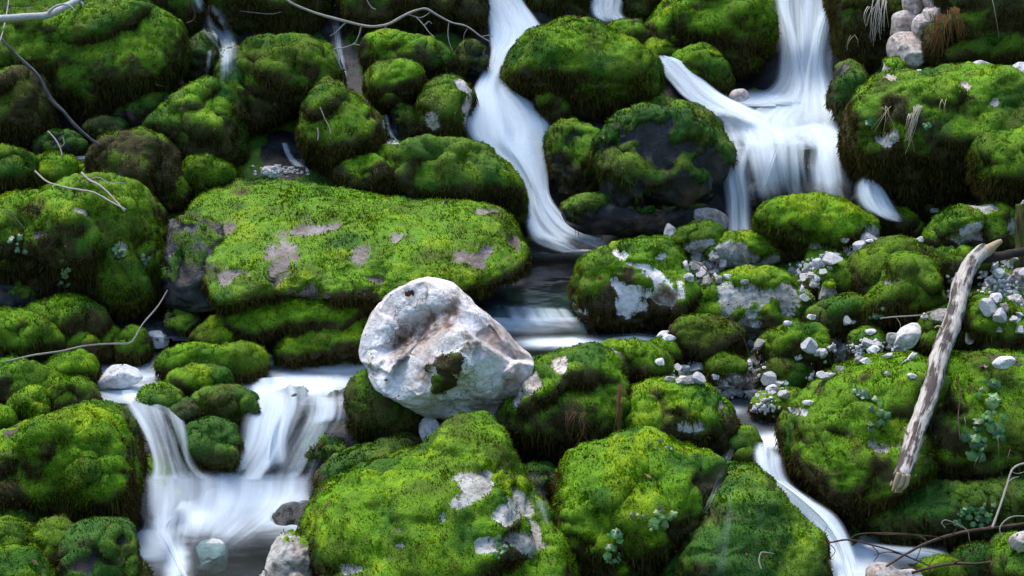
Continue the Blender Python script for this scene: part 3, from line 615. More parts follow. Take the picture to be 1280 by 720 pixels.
B('bright mossy boulder overhanging the lower round one', [(776,522),(782,498),(810,480),(856,475),(884,486),(906,506),(924,532),(926,552),(902,566),(862,572),(822,564),(792,550)], group=BM, mat='pink', moss=.96, fresh=.66, post=bare([(860,527,16,6),(895,510,4,12)]), rough=1.2)
B('round lime green boulder at the bottom with small leafy plants on its front', [(696,625),(704,588),(724,566),(762,556),(790,544),(820,544),(846,560),(880,568),(900,578),(902,602),(886,636),(862,655),(842,682),(802,702),(772,722),(712,714),(698,665)], group=BM, moss=.98, fresh=.68, rough=1.0, lean=.6)
B('smooth wet green boulder under a veil of water at the bottom', [(828,720),(845,680),(872,640),(896,606),(922,592),(948,594),(972,612),(996,640),(1020,668),(1032,710),(1036,790),(830,790)], name='wet_mossy_boulder', group=BM, mat='dark', moss=.98, fresh=.4, cold=.35, lean=.6)
B('small deep green rock at the lip of the lower right fall', [(916,548),(932,536),(946,546),(950,570),(940,590),(922,590),(912,570)], group=BM, moss=1., fresh=.4, cold=.3)
B('dim wet rock in the gap between the huge bottom boulder and the lime green one', [(640,600),(660,580),(690,585),(705,610),(700,650),(670,650),(648,630)], name='wet_rock', group=BM, mat='dark', moss=.4, fresh=.3, cold=.4, dz=.12)
# --- right middle
B('steep two toned boulder with white patches right of the pool', [(712,378),(718,342),(734,320),(770,308),(800,298),(830,298),(850,314),(858,335),(868,362),(860,388),(838,402),(800,413),(760,415),(734,406),(718,396)], group=BR, mat='white', moss=.78, fresh=.55, rough=1.2, post=bare([(782,363,20,7),(782,378,16,9),(810,345,14,8),(772,322,9,6),(845,360,5,8),(825,368,12,17),(800,334,10,4),(822,322,8,4)], [(825,372,10,12)]))
B('small boulder with a bright mossy cap behind the white rubble', [(840,300),(850,284),(872,277),(890,278),(904,290),(904,306),(880,318),(850,318)], group=BR, mat='white', moss=.72, fresh=.72, post=bare([(870,307,18,8)]))
B('low pale boulder behind the white rubble with moss on top', [(884,318),(896,300),(930,290),(966,290),(990,306),(998,326),(980,338),(930,338),(896,334)], group=BR, mat='grey', moss=.72, fresh=.65, post=bare([(920,315,20,10)]))
B('broad boulder with a bare granite face and a thick green moss edge', [(848,388),(866,364),(905,344),(945,336),(982,342),(1004,362),(1012,390),(996,412),(955,426),(900,418),(858,404)], group=BR, mat='grey', moss=.70, fresh=.66, facets=2, post=bare([(930,372,36,17),(978,378,18,20)]))
B('brown bushy moss covered boulder below the granite faced one', [(836,418),(846,402),(876,396),(910,398),(932,414),(930,440),(900,452),(860,450),(842,438)], group=BR, mat='brown', moss=1., fresh=.22, dz=-.1)
B('round grey green boulder among the white gravel', [(876,470),(882,450),(900,440),(924,442),(938,458),(934,478),(905,484),(884,482)], group=BR, mat='grey', moss=.55, fresh=.45)
B('low mossy rock touching the pool left of the brown bushy boulder', [(806,438),(822,424),(842,430),(850,446),(836,458),(812,454)], group=BR, moss=.9, fresh=.5, mat='brown')
B('brilliant lime boulder under the right fall', [(946,282),(952,260),(978,250),(1012,246),(1046,250),(1075,264),(1096,276),(1098,300),(1072,316),(1034,322),(992,320),(960,304)], group=BR, mat='grey', moss=1., fresh=.8, post=bare([(1084,294,12,11),(1020,306,20,5)]))
B('small dark green boulder at the foot of the splash', [(1096,282),(1104,264),(1126,260),(1144,274),(1152,288),(1138,298),(1108,300)], group=BR, mat='brown', moss=.95, fresh=.5)
B('mossy boulder with a pale top right of the splash', [(1158,300),(1170,278),(1198,258),(1235,253),(1264,262),(1282,288),(1276,316),(1238,328),(1186,326),(1164,316)], group=BR, mat='grey', moss=.72, fresh=.6, post=bare([(1222,260,18,7),(1206,292,12,10),(1260,285,8,10)]))
B('dark brown mossy boulder with an arched green rim', [(1060,340),(1076,316),(1110,298),(1144,302),(1166,320),(1172,345),(1150,372),(1110,388),(1076,378)], group=BR, mat='brown', moss=.95, fresh=.28, dz=.0)
B('green fronted boulder leaning against the dark brown one', [(1078,388),(1096,362),(1112,340),(1122,320),(1146,318),(1168,336),(1180,374),(1172,396),(1140,406),(1098,402)], group=BR, mat='grey', moss=.9, fresh=.55, dz=-.2, post=bare([(1170,345,5,20),(1113,354,7,5)]))
B('low deep green boulder under the green fronted one', [(1008,398),(1028,380),(1062,370),(1092,384),(1104,408),(1070,422),(1026,420)], group=BR, mat='grey', moss=.92, fresh=.45, cold=.15)
B('bushy olive boulder left of the white stones', [(948,440),(962,418),(992,405),(1022,410),(1036,428),(1034,450),(1012,462),(976,458)], group=BR, mat='brown', moss=1., fresh=.48, dz=-.1)
B('small brown boulder under the bushy olive one', [(948,468),(966,452),(998,450),(1016,466),(1016,488),(984,494),(956,484)], group=BR, mat='brown', moss=.9, fresh=.4)
B('rough olive boulder behind the bleached log on its right', [(1198,400),(1212,378),(1238,370),(1270,380),(1292,405),(1288,440),(1250,450),(1214,446)], group=BR, mat='brown', moss=.95, fresh=.42)
B('mossy boulder behind the bleached log on its left', [(1144,430),(1152,405),(1172,388),(1200,380),(1214,400),(1212,440),(1180,452),(1154,448)], group=BR, mat='grey', moss=.85, fresh=.5, post=bare([(1215,395,10,18)]))
B('shaded green rock under the flat white slab near the log top', [(1160,330),(1176,312),(1212,312),(1240,322),(1240,344),(1208,354),(1172,350)], group=BR, moss=.95, fresh=.5, cold=.1)
B('small mossy rock between white rubble and the lime boulder', [(1014,346),(1034,328),(1062,328),(1078,346),(1070,370),(1040,380),(1020,366)], group=BR, mat='grey', moss=.75, fresh=.55)
B('mossy rock with a smooth grey side left of the dark brown boulder', [(1000,342),(1012,322),(1040,318),(1066,322),(1066,338),(1034,350)], group=BR, mat='grey', moss=.8, fresh=.6, dz=.1)
B('little green mound among the white stones near the log', [(1062,438),(1070,420),(1092,414),(1104,428),(1096,446),(1074,450)], group=BR, moss=.95, fresh=.55)
B('pale boulder end poking out beside the granite faced boulder', [(992,372),(1004,358),(1018,364),(1020,390),(1008,408),(996,398)], group=BR, mat='grey', moss=.4, fresh=.5)
B('dark bank of moss left of the granite gravel patch', [(940,505),(960,494),(1000,490),(1012,505),(985,520),(950,518)], group=BR, moss=.7, fresh=.5, mat='grey')
# --- lower right bank
B('wide mossy bank boulder left of the bleached log', [(992,585),(984,556),(982,530),(1000,506),(1040,474),(1100,454),(1150,450),(1180,470),(1178,530),(1158,580),(1120,606),(1100,640),(1076,652),(1046,624),(1016,606)], name='mossy_bank_boulder', group=BR, mat='grey', moss=.93, fresh=.5, rough=1.5, lean=.7, post=bare([(1080,553,14,7),(1105,550,8,5),(998,515,10,4)]))
B('wide mossy bank boulder behind and right of the bleached log', [(1146,500),(1160,466),(1190,448),(1245,442),(1300,450),(1325,500),(1310,555),(1262,578),(1204,592),(1160,600),(1140,560)], name='mossy_bank_boulder', group=BR, mat='brown', moss=.95, fresh=.45, rough=1.4, lean=.5, post=bare([(1258,452,18,7)]))
B('dark overgrown rock in the shade under the log end', [(1088,650),(1110,620),(1160,604),(1230,600),(1310,606),(1320,680),(1240,690),(1160,676),(1110,672)], group=BR, mat='dark', moss=.85, fresh=.35, cold=.35, dz=.12)
B('bright mossy stone in the bottom right corner', [(1238,725),(1242,690),(1262,672),(1300,668),(1320,700),(1300,745),(1255,750)], group=BR, mat='pink', moss=.9, fresh=.6, post=bare([(1276,676,16,10)]))
B('small mossy stone between the crossing brown twigs', [(1148,722),(1160,704),(1180,698),(1198,710),(1200,735),(1165,742)], group=BR, moss=.9, fresh=.55)
B('low bumpy mossy rock right of the crossing brown twigs', [(1196,700),(1208,684),(1228,682),(1242,700),(1236,725),(1208,728)], group=BR, moss=.85, fresh=.5, mat='dark', cold=.2)

# --- bare stones of their own
def post_white(L, m, c):
    px = c[0] + L[:, 0] / m; py = c[1] - L[:, 1] / m; fr = sstep(-.05, .15, L[:, 2])
    # ridge line from the left foot up over the middle and down to the right
    ry = np.interp(px, [450, 480, 500, 530, 560, 575, 600, 640, 670], [470, 462, 446, 428, 412, 402, 424, 446, 452])
    t = (py - ry) + 7 * fbm(np.c_[px, py, px * 0] / 22, 3, 5)
    low = sstep(-2, 3, t) * sstep(110, 40, t)
    dent = np.exp(-((t + 20) / 17) ** 2) * sstep(470, 500, px) * sstep(650, 560, px)
    L = L.copy(); L[:, 2] += fr * (.15 * low - .075 * dent)
    q = L * 4.3; e = L @ np.array([-.5, .1, .86]); L = L - np.outer(np.maximum(0, e - np.percentile(e, 93)) * .8, [-.5, .1, .86])
    ff = fracture(L, 40, 8, 220.); L[:, 2] += fr * (.085 * ff + .012 * fbm(q * 5, 4, 9)); L = L * (1 + .03 * ff)[:, None]
    L[:, 1] += fr * (.012 * fbm(q * 2.5, 3, 11))
    return L
def _wm(V, L, m, c, mask):
    px = c[0] + L[:, 0] / m; py = c[1] - L[:, 1] / m; f = L[:, 2] > -.02
    w = fbm(V * 9, 4, 31)
    ry = np.interp(px, [450, 480, 500, 530, 560, 575, 600, 640, 670], [470, 462, 446, 428, 412, 402, 424, 446, 452])
    t = py - ry
    st = 1.6 * np.exp(-((t + 17) / 18) ** 2) * sstep(480, 505, px) * sstep(590, 560, px)
    st = np.maximum(st, .5 * blob_masks(V, L, m, c, [(625,425,34,22)]))
    st = np.maximum(st, .62 * blob_masks(V, L, m, c, [(640,490,24,26),(600,505,14,18)]))
    st = np.maximum(st, .3 * blob_masks(V, L, m, c, [(530,440,10,30),(498,395,14,10)]))
    st = np.clip(st * (1.1 + .9 * w), 0, 1) * f
    ms = blob_masks(V, L, m, c, [(566,452,22,12),(562,468,11,13)]) * .46 + blob_masks(V, L, m, c, [(580,478,36,30)]) * .32
    ms = np.maximum(ms, .45 * blob_masks(V, L, m, c, [(470,455,6,14),(500,420,9,5)]))
    return ms * f, st
class _PW:
    def __call__(s, L, m, c): return post_white(L, m, c)
    def masks(s, *a): return _wm(*a)
boulder('white_boulder', 'large bare white boulder stained brown in its hollow, in the centre', [(449,440),(458,412),(470,386),(498,362),(524,350),(542,348),(568,357),(592,378),(620,402),(648,430),(666,448),(664,472),(652,496),(636,510),(624,530),(590,530),(556,524),(525,516),(498,500),(474,488),(460,468)],
        mat='warmwhite', moss=.01, fresh=.5, rough=.55, n=2.7, T=1., post=_PW(), group='bare stones', dz=-.28, res=1.75, facets=6, under=.25, hang=0, frac=0, grow=1.0, lean=.25, size=.014)
def stone(label, pts, name='white_stone', mat='white', facets=9, **k):
    k.setdefault('moss', 0); k.setdefault('n', 2.6); k.setdefault('rough', .6); k.setdefault('under', .1); k.setdefault('frac', .12); k.setdefault('group', 'bare stones'); k.setdefault('res', 1.8)
    return boulder(name, label, pts, mat=mat, facets=facets, cat='stone', **k)
B('dark wet rock showing through the right veil of the left cascade', [(318,522),(330,498),(356,488),(384,494),(394,520),(384,552),(350,560),(326,548)], name='wet_rock', group=BM, mat='dark', moss=.08, cold=.4, fresh=.3, dz=.2, frac=.2)
B('second dark wet rock in the right veil beside the deep green boulder', [(396,512),(408,490),(434,486),(450,504),(446,534),(416,542)], name='wet_rock', group=BM, mat='dark', moss=.12, cold=.4, fresh=.3, dz=.2, frac=.2)
B('wet rock between the two channels at the lip of the left cascade', [(214,520),(222,500),(238,498),(244,530),(240,560),(222,566)], name='wet_rock', group=BM, mat='dark', moss=.5, cold=.4, fresh=.3, dz=.06)
B('submerged dark rock at the bottom of the left cascade', [(330,650),(350,628),(386,624),(404,644),(396,672),(350,676)], name='wet_rock', group=BM, mat='dark', moss=.2, cold=.4, dz=.1, lean=.8)
stone('small white stone propping up the white boulder from below', [(523,536),(528,524),(540,522),(549,532),(546,548),(530,554)], dz=-.1)
stone('lilac grey angular stone cut by the bottom edge beside the huge boulder', [(322,715),(330,682),(342,664),(362,668),(392,680),(401,700),(406,760),(318,770)], name='grey_stone', mat='grey', moss=.25, fresh=.5, facets=6, dz=-.3)
stone('white stone under the clear water at lower left', [(242,700),(250,678),(268,674),(284,684),(282,712),(256,716)], name='underwater_stone', dz=.2, facets=8)
stone('white pebble at the water edge by the thin bent twig', [(179,424),(186,414),(204,415),(212,426),(206,434),(188,434)])
stone('white rock with purple veins at the head of the left cascade', [(122,476),(134,460),(152,456),(172,462),(178,474),(160,484),(132,484)], dz=-.05)
stone('flat tan stone lying in the pool above the right fall', [(911,122),(916,113),(930,111),(937,118),(932,126),(918,127)], name='tan_stone', mat='pink', facets=1, rough=.2, dz=-.3, T=.8)
stone('pale rock under the lip between the black rock and the thin curtain', [(862,270),(872,260),(896,262),(910,274),(904,290),(880,288)], name='tan_stone', mat='pink', facets=5)
stone('narrow white stone standing left of the bright capped boulder', [(830,288),(836,278),(844,284),(846,302),(838,310),(831,302)])
for lab, pts in (('top left pale block of the stone stack at the top right', [(1129,2),(1133,-16),(1152,-18),(1158,0),(1150,17),(1134,18)]),
                 ('topmost right pale block of the stone stack at the top right', [(1155,-18),(1176,-24),(1194,-10),(1188,12),(1166,14),(1155,2)]),
                 ('flat reddish left block of the stone stack at the top right', [(1115,32),(1120,16),(1142,14),(1149,28),(1136,44),(1117,46)]),
                 ('round middle block of the stone stack at the top right', [(1140,36),(1145,20),(1162,16),(1170,32),(1162,46),(1146,48)]),
                 ('upper right block of the stone stack at the top right', [(1153,18),(1160,6),(1184,6),(1188,22),(1176,34),(1160,30)]),
                 ('cracked large lowest block of the stone stack at the top right', [(1111,58),(1118,42),(1142,36),(1160,50),(1158,72),(1140,86),(1118,80)])):
    stone(lab, pts, name='stone_block', mat='pink', group='blocks of the pale stone stack', facets=10, dz=-.3, n=4, T=1.2)
stone('tall pale stone at the left of the massive right boulder top', [(1102,104),(1102,82),(1114,74),(1130,80),(1133,98),(1124,116),(1110,118)], name='pale_stone', mat='pink', dz=-.5, moss=.3)
stone('white chunk next to the tall pale stone on the massive boulder', [(1127,114),(1130,94),(1146,86),(1162,90),(1160,104),(1142,112),(1134,124)], name='pale_stone', dz=-.5)
stone('small white flake on top of the massive right boulder', [(1184,92),(1190,82),(1204,83),(1202,92),(1190,98)], name='pale_stone', dz=-.45)
stone('long black and white stone on the back of the massive right boulder', [(1211,82),(1222,75),(1240,80),(1256,94),(1250,102),(1230,98),(1216,90)], name='pale_stone', dz=-.4)
stone('pale stone at the right edge on the massive right boulder', [(1259,92),(1268,80),(1284,78),(1296,90),(1290,104),(1268,104)], name='pale_stone', dz=-.4)
stone('flat white slab resting on the mossy rock near the log top', [(1160,310),(1172,304),(1200,301),(1217,306),(1215,312),(1190,314),(1166,315)], name='white_slab', dz=-.3, T=1.6, facets=2)
stone('big leaning white wedge left of the bleached log', [(1116,438),(1124,414),(1140,404),(1152,406),(1150,420),(1140,434),(1126,440)], dz=-.2)
stone('pale egg shaped stone beside the low deep green boulder', [(1021,376),(1024,360),(1034,352),(1046,358),(1049,372),(1040,380),(1028,380)], name='grey_stone', mat='grey', facets=3, moss=.2, dz=-.12)
stone('rounded grey stone behind the log next to the olive boulder', [(1206,428),(1208,402),(1216,386),(1224,398),(1222,418),(1214,430)], name='grey_stone', mat='grey', dz=-.25)
stone('blue grey block at the right edge near the log top', [(1238,362),(1240,346),(1256,340),(1268,350),(1266,366),(1248,370)], name='grey_stone', mat='grey', facets=6, dz=-.1)
stone('second blue grey block at the right edge, lower than the first', [(1252,384),(1260,370),(1276,368),(1284,380),(1276,392),(1258,392)], name='grey_stone', mat='grey', facets=6, dz=-.15)
stone('grey block at the right edge level with the log top', [(1262,350),(1268,336),(1284,334),(1294,346),(1284,358),(1270,358)], name='grey_stone', mat='grey', facets=6, dz=-.1)
stone('white stone at the right side lying on the wide bank boulder', [(1241,454),(1252,446),(1266,446),(1270,454),(1258,460),(1246,460)], dz=-.55)
stone('pink and grey stone cut by the bottom edge below the crossing twigs', [(1084,722),(1092,708),(1110,706),(1126,714),(1146,714),(1156,728),(1150,760),(1088,760)], name='grey_stone', mat='pink', facets=4, dz=-.1)
stone('brownish white stone set in the bottom right corner moss', [(1260,678),(1268,668),(1290,664),(1300,676),(1290,688),(1268,688)], name='pale_stone', mat='pink', dz=-.45)
stone('white stone left of the pool side brown bushy boulder', [(820,424),(826,414),(838,414),(842,422),(832,428)], dz=-.2)
stone('white stone lying on the left rim of the triangular boulder', [(85,205),(92,196),(106,195),(108,201),(98,206),(90,208)], name='pale_stone', dz=-.1)
stone('reddish stone under the hollow above the long slab', [(326,216),(332,208),(346,208),(352,216),(342,221),(330,221)], name='tan_stone', mat='pink', dz=-.05)

refresh()
def chunks(label, cat, group, items, mats=('white',), name='white_stone', dz=0.):
    for k, (cx, cy, w_, h_) in enumerate(items):
        r_ = np.random.default_rng(int(cx * 7 + cy)); a = np.sort(r_.uniform(0, 2 * math.pi, 6) * .35 + np.arange(6) / 6 * 2 * math.pi)
        q = [(cx + w_ * .5 * math.cos(t) * r_.uniform(.8, 1.15), cy + h_ * .5 * math.sin(t) * r_.uniform(.8, 1.15)) for t in a]
        d = min(hit(cx, cy)[0], hit(cx, cy + h_ * .3)[0]); Th = .5 * min(w_, h_) * d / F
        want = d + Th * .12; base = float(D(cx, cy + h_ / 2)) + .45 * Th
        boulder(name, label, q, mat=mats[k % len(mats)], moss=0, n=3, rough=.6, under=.05, facets=11, cat=cat, group=group, dz=want - base, res=2.2, T=1.1, frac=.1)
G1 = 'jagged white stones of the right bank rubble'
chunks('jagged white stone heaped in the hollow right of the two toned boulder', 'stone', G1, [(870,321,20,16),(886,330,20,15),(858,333,18,14),(874,342,22,16),(893,318,14,12),(900,334,16,12),(882,352,14,10),(862,348,14,10),(896,345,12,10)], ('white',))
chunks('jagged white stone beside the round grey green boulder at the pool side', 'stone', G1, [(848,462,20,16),(866,458,22,20),(856,474,18,10),(874,470,14,12),(944,440,12,24),(952,428,14,12),(938,455,12,12)], ('white',))
chunks('jagged white stone in the gravel patch behind the small shallow stream', 'stone', G1, [(905,478,22,12),(926,473,24,14),(948,478,22,14),(966,486,18,10),(915,490,26,10),(940,492,24,10),(962,470,14,10),(895,470,14,10),(980,478,12,9)], ('white',))
chunks('jagged white stone in the gap under the brilliant lime boulder', 'stone', G1, [(1012,336,18,14),(1026,330,14,14),(1008,352,20,14),(1022,348,16,12),(1036,326,12,10),(1062,312,14,9),(1076,308,16,9),(1000,340,10,10),(1088,302,12,8)], ('white',))
chunks('jagged white stone among the little green mounds left of the log', 'stone', G1, [(1046,424,20,16),(1040,436,16,12),(1058,432,14,10),(1092,438,20,14),(1108,446,18,10),(1076,450,18,9),(1060,445,12,9),(1012,430,14,12),(1130,452,20,9)], ('white','pink','grey'))
chunks('pale stone piled right of the log top at the right edge', 'stone', G1, [(1196,356,18,14),(1188,368,14,12),(1244,330,16,12),(1262,318,18,12),(1272,330,14,12),(1236,350,14,12),(1256,384,16,12),(1270,402,16,14),(1240,396,14,10),(1276,360,12,12),(1262,366,10,9)], ('grey','white'))
G2 = 'pale broken stones strewn over the right bank'
chunks('pale broken stone wedged between the small right bank boulders', 'stone', G2, [(836,424,18,10),(930,352,16,10),(1004,362,14,12),(1016,396,18,10),(940,420,16,14),(1000,446,16,12),(1036,470,18,12),(1050,460,14,10),(1022,440,16,12),(985,404,14,9),(1118,424,22,18),(1140,446,18,10),(1084,452,16,9),(1182,402,12,12),(1158,396,14,10),(1216,330,18,12),(1228,342,16,12),(1200,342,16,10),(1250,342,20,14),(1266,352,18,12),(1246,372,18,12),(1284,372,14,12),(1250,412,16,10),(1168,262,16,9),(1150,300,14,10),(1056,300,14,8),(910,346,16,10),(826,452,14,9),(838,474,16,9),(1010,504,16,8),(990,512,14,7),(968,520,12,7),(1088,414,14,10),(1064,402,14,8),(1112,468,16,8),(1140,470,14,8)], ('white','grey','white'))
refresh()
# --- white rubble between the boulders: every stone one object, resting where the sight line meets the slope
RUB = [(870,335),(862,345),(878,342),(888,330),(880,322),(895,340),(905,330),(872,352),(884,352),(866,330),(898,350),(892,322),(848,468),(856,460),(868,462),(860,474),(850,476),(874,474),(846,460),(842,470),
 (900,480),(915,482),(925,474),(935,485),(945,478),(955,486),(940,492),(925,492),(948,468),(938,462),(950,455),(942,448),(946,430),(952,420),(938,432),(965,492),(972,482),(908,492),(958,502),(962,474),(980,495),
 (1010,335),(1022,330),(1015,345),(1028,342),(1005,348),(1035,335),(1000,335),(1020,355),(1008,358),(990,340),(1040,324),(1060,316),(1072,310),(1085,306),(1048,320),(1030,322),
 (1040,425),(1050,430),(1046,440),(1058,436),(1036,434),(1030,442),(1052,446),(1062,446),(1090,438),(1098,432),(1104,442),(1110,434),(1086,430),(1096,448),(1114,446),(1120,452),(1105,455),
 (1186,360),(1192,352),(1198,362),(1188,372),(1235,385),(1244,378),(1250,395),(1264,400),(1272,392),(1262,330),(1272,324),(1254,328),(1246,334),(1278,340),(1268,364),(1275,412),
 (1180,396),(1075,455),(1120,462),(1232,356),(1240,352),(1012,430),(1008,372),(1060,402),(1030,470),(1040,462),(1022,482),(990,500),(1002,492)]
RLAB = 'small angular white stone in the rubble between the right bank boulders'
def make_stone(seed, facets=13):
    rng = np.random.default_rng(seed); S, Fq = cubesphere(9); L = S * (1 + .1 * fbm(S * 2 + seed, 2, seed))[:, None] * rng.uniform(.6, 1.25, 3)
    for k in range(facets):
        nv = rng.normal(0, 1, 3); nv /= np.linalg.norm(nv); e = L @ nv; L = L - nv * np.maximum(0, e - e.max() * rng.uniform(.5, .82))[:, None]
    L = L * (1 + .02 * fbm(S * 7 + seed, 2, seed))[:, None]
    return L, Fq
protos = []
rs = random.Random(3)
for k, (px, py) in enumerate(RUB):
    px += rs.uniform(-2, 2); py += rs.uniform(-2, 2)
    d, nor, ob = hit(px, py)
    if ob is not None and (ob.name.startswith('mossy_bank') or (ob.parent and ob.parent.name.startswith('mossy_bank'))): continue
    s = rs.choice([5, 6, 7, 8, 11]) * (1.35 if k % 6 == 0 else 1) * 1.25 * d / F
    loc = P(px, py, d - s * .3)
    if len(protos) < 10:
        L, Fq = make_stone(500 + k)
        o = link_mesh('white_stone', L, Fq, M['white'] if k % 4 else M['grey'], attrs={'moss': np.zeros(len(L)), 'mcol': np.zeros((len(L), 3)), 'stain': np.full(len(L), .1)}, loc=np.zeros(3), smooth=False)
        o.data.name = 'rubble_stone'; protos.append(o)
    else:
        o = protos[rs.randrange(10)].copy(); C.objects.link(o)
    o.location = loc; o.scale = (s, s * rs.uniform(.8, 1.1), s * rs.uniform(.6, .95)); o.rotation_euler = (rs.uniform(-.5, .5), rs.uniform(-.5, .5), rs.uniform(0, 6.28))
    tag(o, RLAB, 'stone', 'small white stones of the right bank rubble')
# finer gravel that nobody could count
gv, gf, off = [], [], 0
L0 = [make_stone(900 + k, 5) for k in range(5)]
S4, F4 = cubesphere(2)
grng = np.random.default_rng(5)
for cx, cy, rx, ry, n_ in ((878,338,24,18,110),(925,484,45,14,200),(1020,338,30,18,150),(1075,440,48,14,160),(1250,362,30,34,170),(950,445,12,20,60),(1070,312,22,8,60),(860,466,16,10,60),(1192,362,12,16,50),(1030,470,22,16,70),(350,214,34,7,70),(640,322,26,8,60),(1195,262,14,8,30),(955,508,20,8,60)):
    for k in range(n_):
        px, py = cx + grng.normal(0, rx * .5), cy + grng.normal(0, ry * .5)
        d, nor, ob = hit(px, py)
        if d < float(D(px, py)) - .3 or (ob is not None and ob.name.startswith('mossy_bank')) or abs((px - cx) / rx) > 1.3 or abs((py - cy) / ry) > 1.3: continue
        s = grng.uniform(1.2, 3.0) * d / F
        L = S4 * grng.uniform(.6, 1.2, 3) * (1 + grng.normal(0, .13, (len(S4), 1))) * s
        gv.append(L + P(px, py, d - s * .3)); gf.append(F4 + off); off += len(L)
gv = np.concatenate(gv); o = link_mesh('gravel', gv, np.concatenate(gf), M['white'], attrs={'moss': np.zeros(len(gv)), 'mcol': np.zeros((len(gv), 3)), 'stain': np.full(len(gv), .15)}, smooth=False)
tag(o, 'fine whitish gravel filling the gaps between the right bank stones', 'gravel', None, 'stuff')
refresh()
# ------------------------------------------------------------------ water
def cr(P_, k):
    """open Catmull-Rom through rows"""
    p = np.array(P_, float); p = np.vstack([2 * p[0] - p[1], p, 2 * p[-1] - p[-2]]); out = []
    for i in range(1, len(p) - 2):
        a, b, c, d = p[i - 1:i + 3]
        for t in np.arange(k) / k: out.append(.5 * ((2 * b) + (-a + c) * t + (2 * a - 5 * b + 4 * c - d) * t * t + (-a + 3 * b - 3 * c + d) * t ** 3))
    out.append(p[-2]); return np.array(out)
def sheet(rows, dens, lift=.05, drape=False, layers=2, fade=(.06, .06), edge=.16, seed=0, spread=.03, jag=.45):
    R_ = cr(rows, 8); nr, ncol = len(R_), 64; Vs, Fs, Us, Ds = [], [], [], []
    for la in range(layers):
        u = np.linspace(0, 1, ncol)
        X = R_[:, 0:1] * (1 - u) + R_[:, 2:3] * u; Y = R_[:, 1:2] * (1 - u) + R_[:, 3:4] * u
        Dp = D(X, Y) - lift - spread * la
        if drape:
            H = np.array([[hit(x, y)[0] for x, y in zip(a, b)] for a, b in zip(X, Y)])
            Hs = H.copy()
            for _ in range(3):
                pdd = np.pad(Hs, 1, mode='edge'); Hs = (pdd[:-2, 1:-1] + pdd[2:, 1:-1] + pdd[1:-1, :-2] + pdd[1:-1, 2:] + pdd[1:-1, 1:-1]) / 5
            Dp = np.minimum(np.minimum(H, Hs) - .022 - .012 * la, D(X, Y) - .02) if drape == 1 else np.minimum(H, Hs) - .022 - .012 * la
        bul = np.sin(u * math.pi) * .06
        if not drape: Dp = Dp - bul + .03 * vnoise(np.stack([np.tile(u * 7, (nr, 1)).ravel(), np.full(nr * ncol, seed + la * 3.), np.repeat(np.arange(nr) * .06, ncol)], -1), seed).reshape(nr, ncol)
        V = P(X, Y, Dp)
        cl = V[:, ncol // 2]; ln = np.r_[0, np.cumsum(np.linalg.norm(np.diff(cl, axis=0), axis=1))]
        wid = np.linalg.norm(V[:, -1] - V[:, 0], axis=1).mean()
        t = np.linspace(0, 1, nr)[:, None]
        e = sstep(0, edge, u) * sstep(0, edge, 1 - u)
        f = sstep(0, fade[0], t) * sstep(0, fade[1], 1 - t) if fade[0] else sstep(0, fade[1], 1 - t)
        dd = np.asarray(dens(t) if callable(dens) else dens) * e * f * (1. if la == 0 else .6)
        uu_ = np.broadcast_to(u * wid, X.shape); vv_ = np.broadcast_to(ln[:, None], X.shape)
        q = np.stack([uu_.ravel() * 9, vv_.ravel() * 1.1, np.full(X.size, seed * 3.1 + la)], -1)
        jn = fbm(q, 3, seed).reshape(X.shape); j2 = vnoise(q * [.35, .5, 1], seed + 2).reshape(X.shape)
        st_ = vnoise(np.stack([uu_.ravel() * 14, q[:, 2], q[:, 2]], -1), seed + 5).reshape(X.shape) * .07   # ragged start and end
        f = (sstep(0, fade[0], t + st_) if fade[0] else 1) * sstep(0, fade[1], 1 - t + st_)
        dd = np.asarray(dens(t) if callable(dens) else dens) * e * f * (1. if la == 0 else .6) * (1 - jag * sstep(.25, -.3, jn + .4 * j2))
        Ds.append(np.broadcast_to(dd, X.shape).ravel()); Vs.append(V.reshape(-1, 3))
        uu = np.broadcast_to(u * wid, X.shape) + 3.7 * la + seed; vv = np.broadcast_to(ln[:, None], X.shape) + la * 1.3
        Us.append(np.stack([uu, vv], -1).reshape(-1, 2)); Fs.append(grid_faces(nr, ncol) + la * nr * ncol)
    return np.concatenate(Vs), np.concatenate(Fs), np.concatenate(Us), np.concatenate(Ds)
def fall(label, name, *sheets):
    V, Fc, U, Dn, o = [], [], [], [], 0
    for s in sheets: V.append(s[0]); Fc.append(s[1] + o); U.append(s[2]); Dn.append(s[3]); o += len(s[0])
    ob = link_mesh(name, np.concatenate(V), np.concatenate(Fc), M['fall'], attrs={'dens': np.concatenate(Dn)}, uv=np.concatenate(U))
    return tag(ob, label, 'waterfall' if 'fall' in name or 'cascade' in name else 'stream', None, 'structure')
fall('main white waterfall left of the great green dome', 'waterfall',
     sheet([(590,-150,640,-150),(592,-80,646,-80),(596,-25,648,-25),(600,0,656,0),(608,30,682,38),(610,52,676,52),(612,64,652,62),(608,80,642,90),(592,105,648,112),(582,135,674,132),(578,158,692,158),(590,178,688,185),(622,200,686,215),(650,232,686,240),(653,262,696,262),(656,285,722,285),(664,302,755,300),(690,316,780,312)], .85, fade=(0, .1), layers=3, lift=.07, seed=1),
     sheet([(585,150,690,150),(596,176,688,186),(628,202,688,216),(652,235,690,244),(654,268,706,266),(660,290,735,290),(672,306,775,304)], .8, seed=2, lift=.13, layers=1, fade=(.2, .1)))
fall('small waterfall at the top edge between two shaded rocks', 'waterfall', sheet([(724,-150,780,-150),(728,-80,784,-80),(728,-25,788,-25),(733,0,782,0),(738,18,780,18),(748,28,800,34)], .6, fade=(0, .15), seed=3, lift=.02))
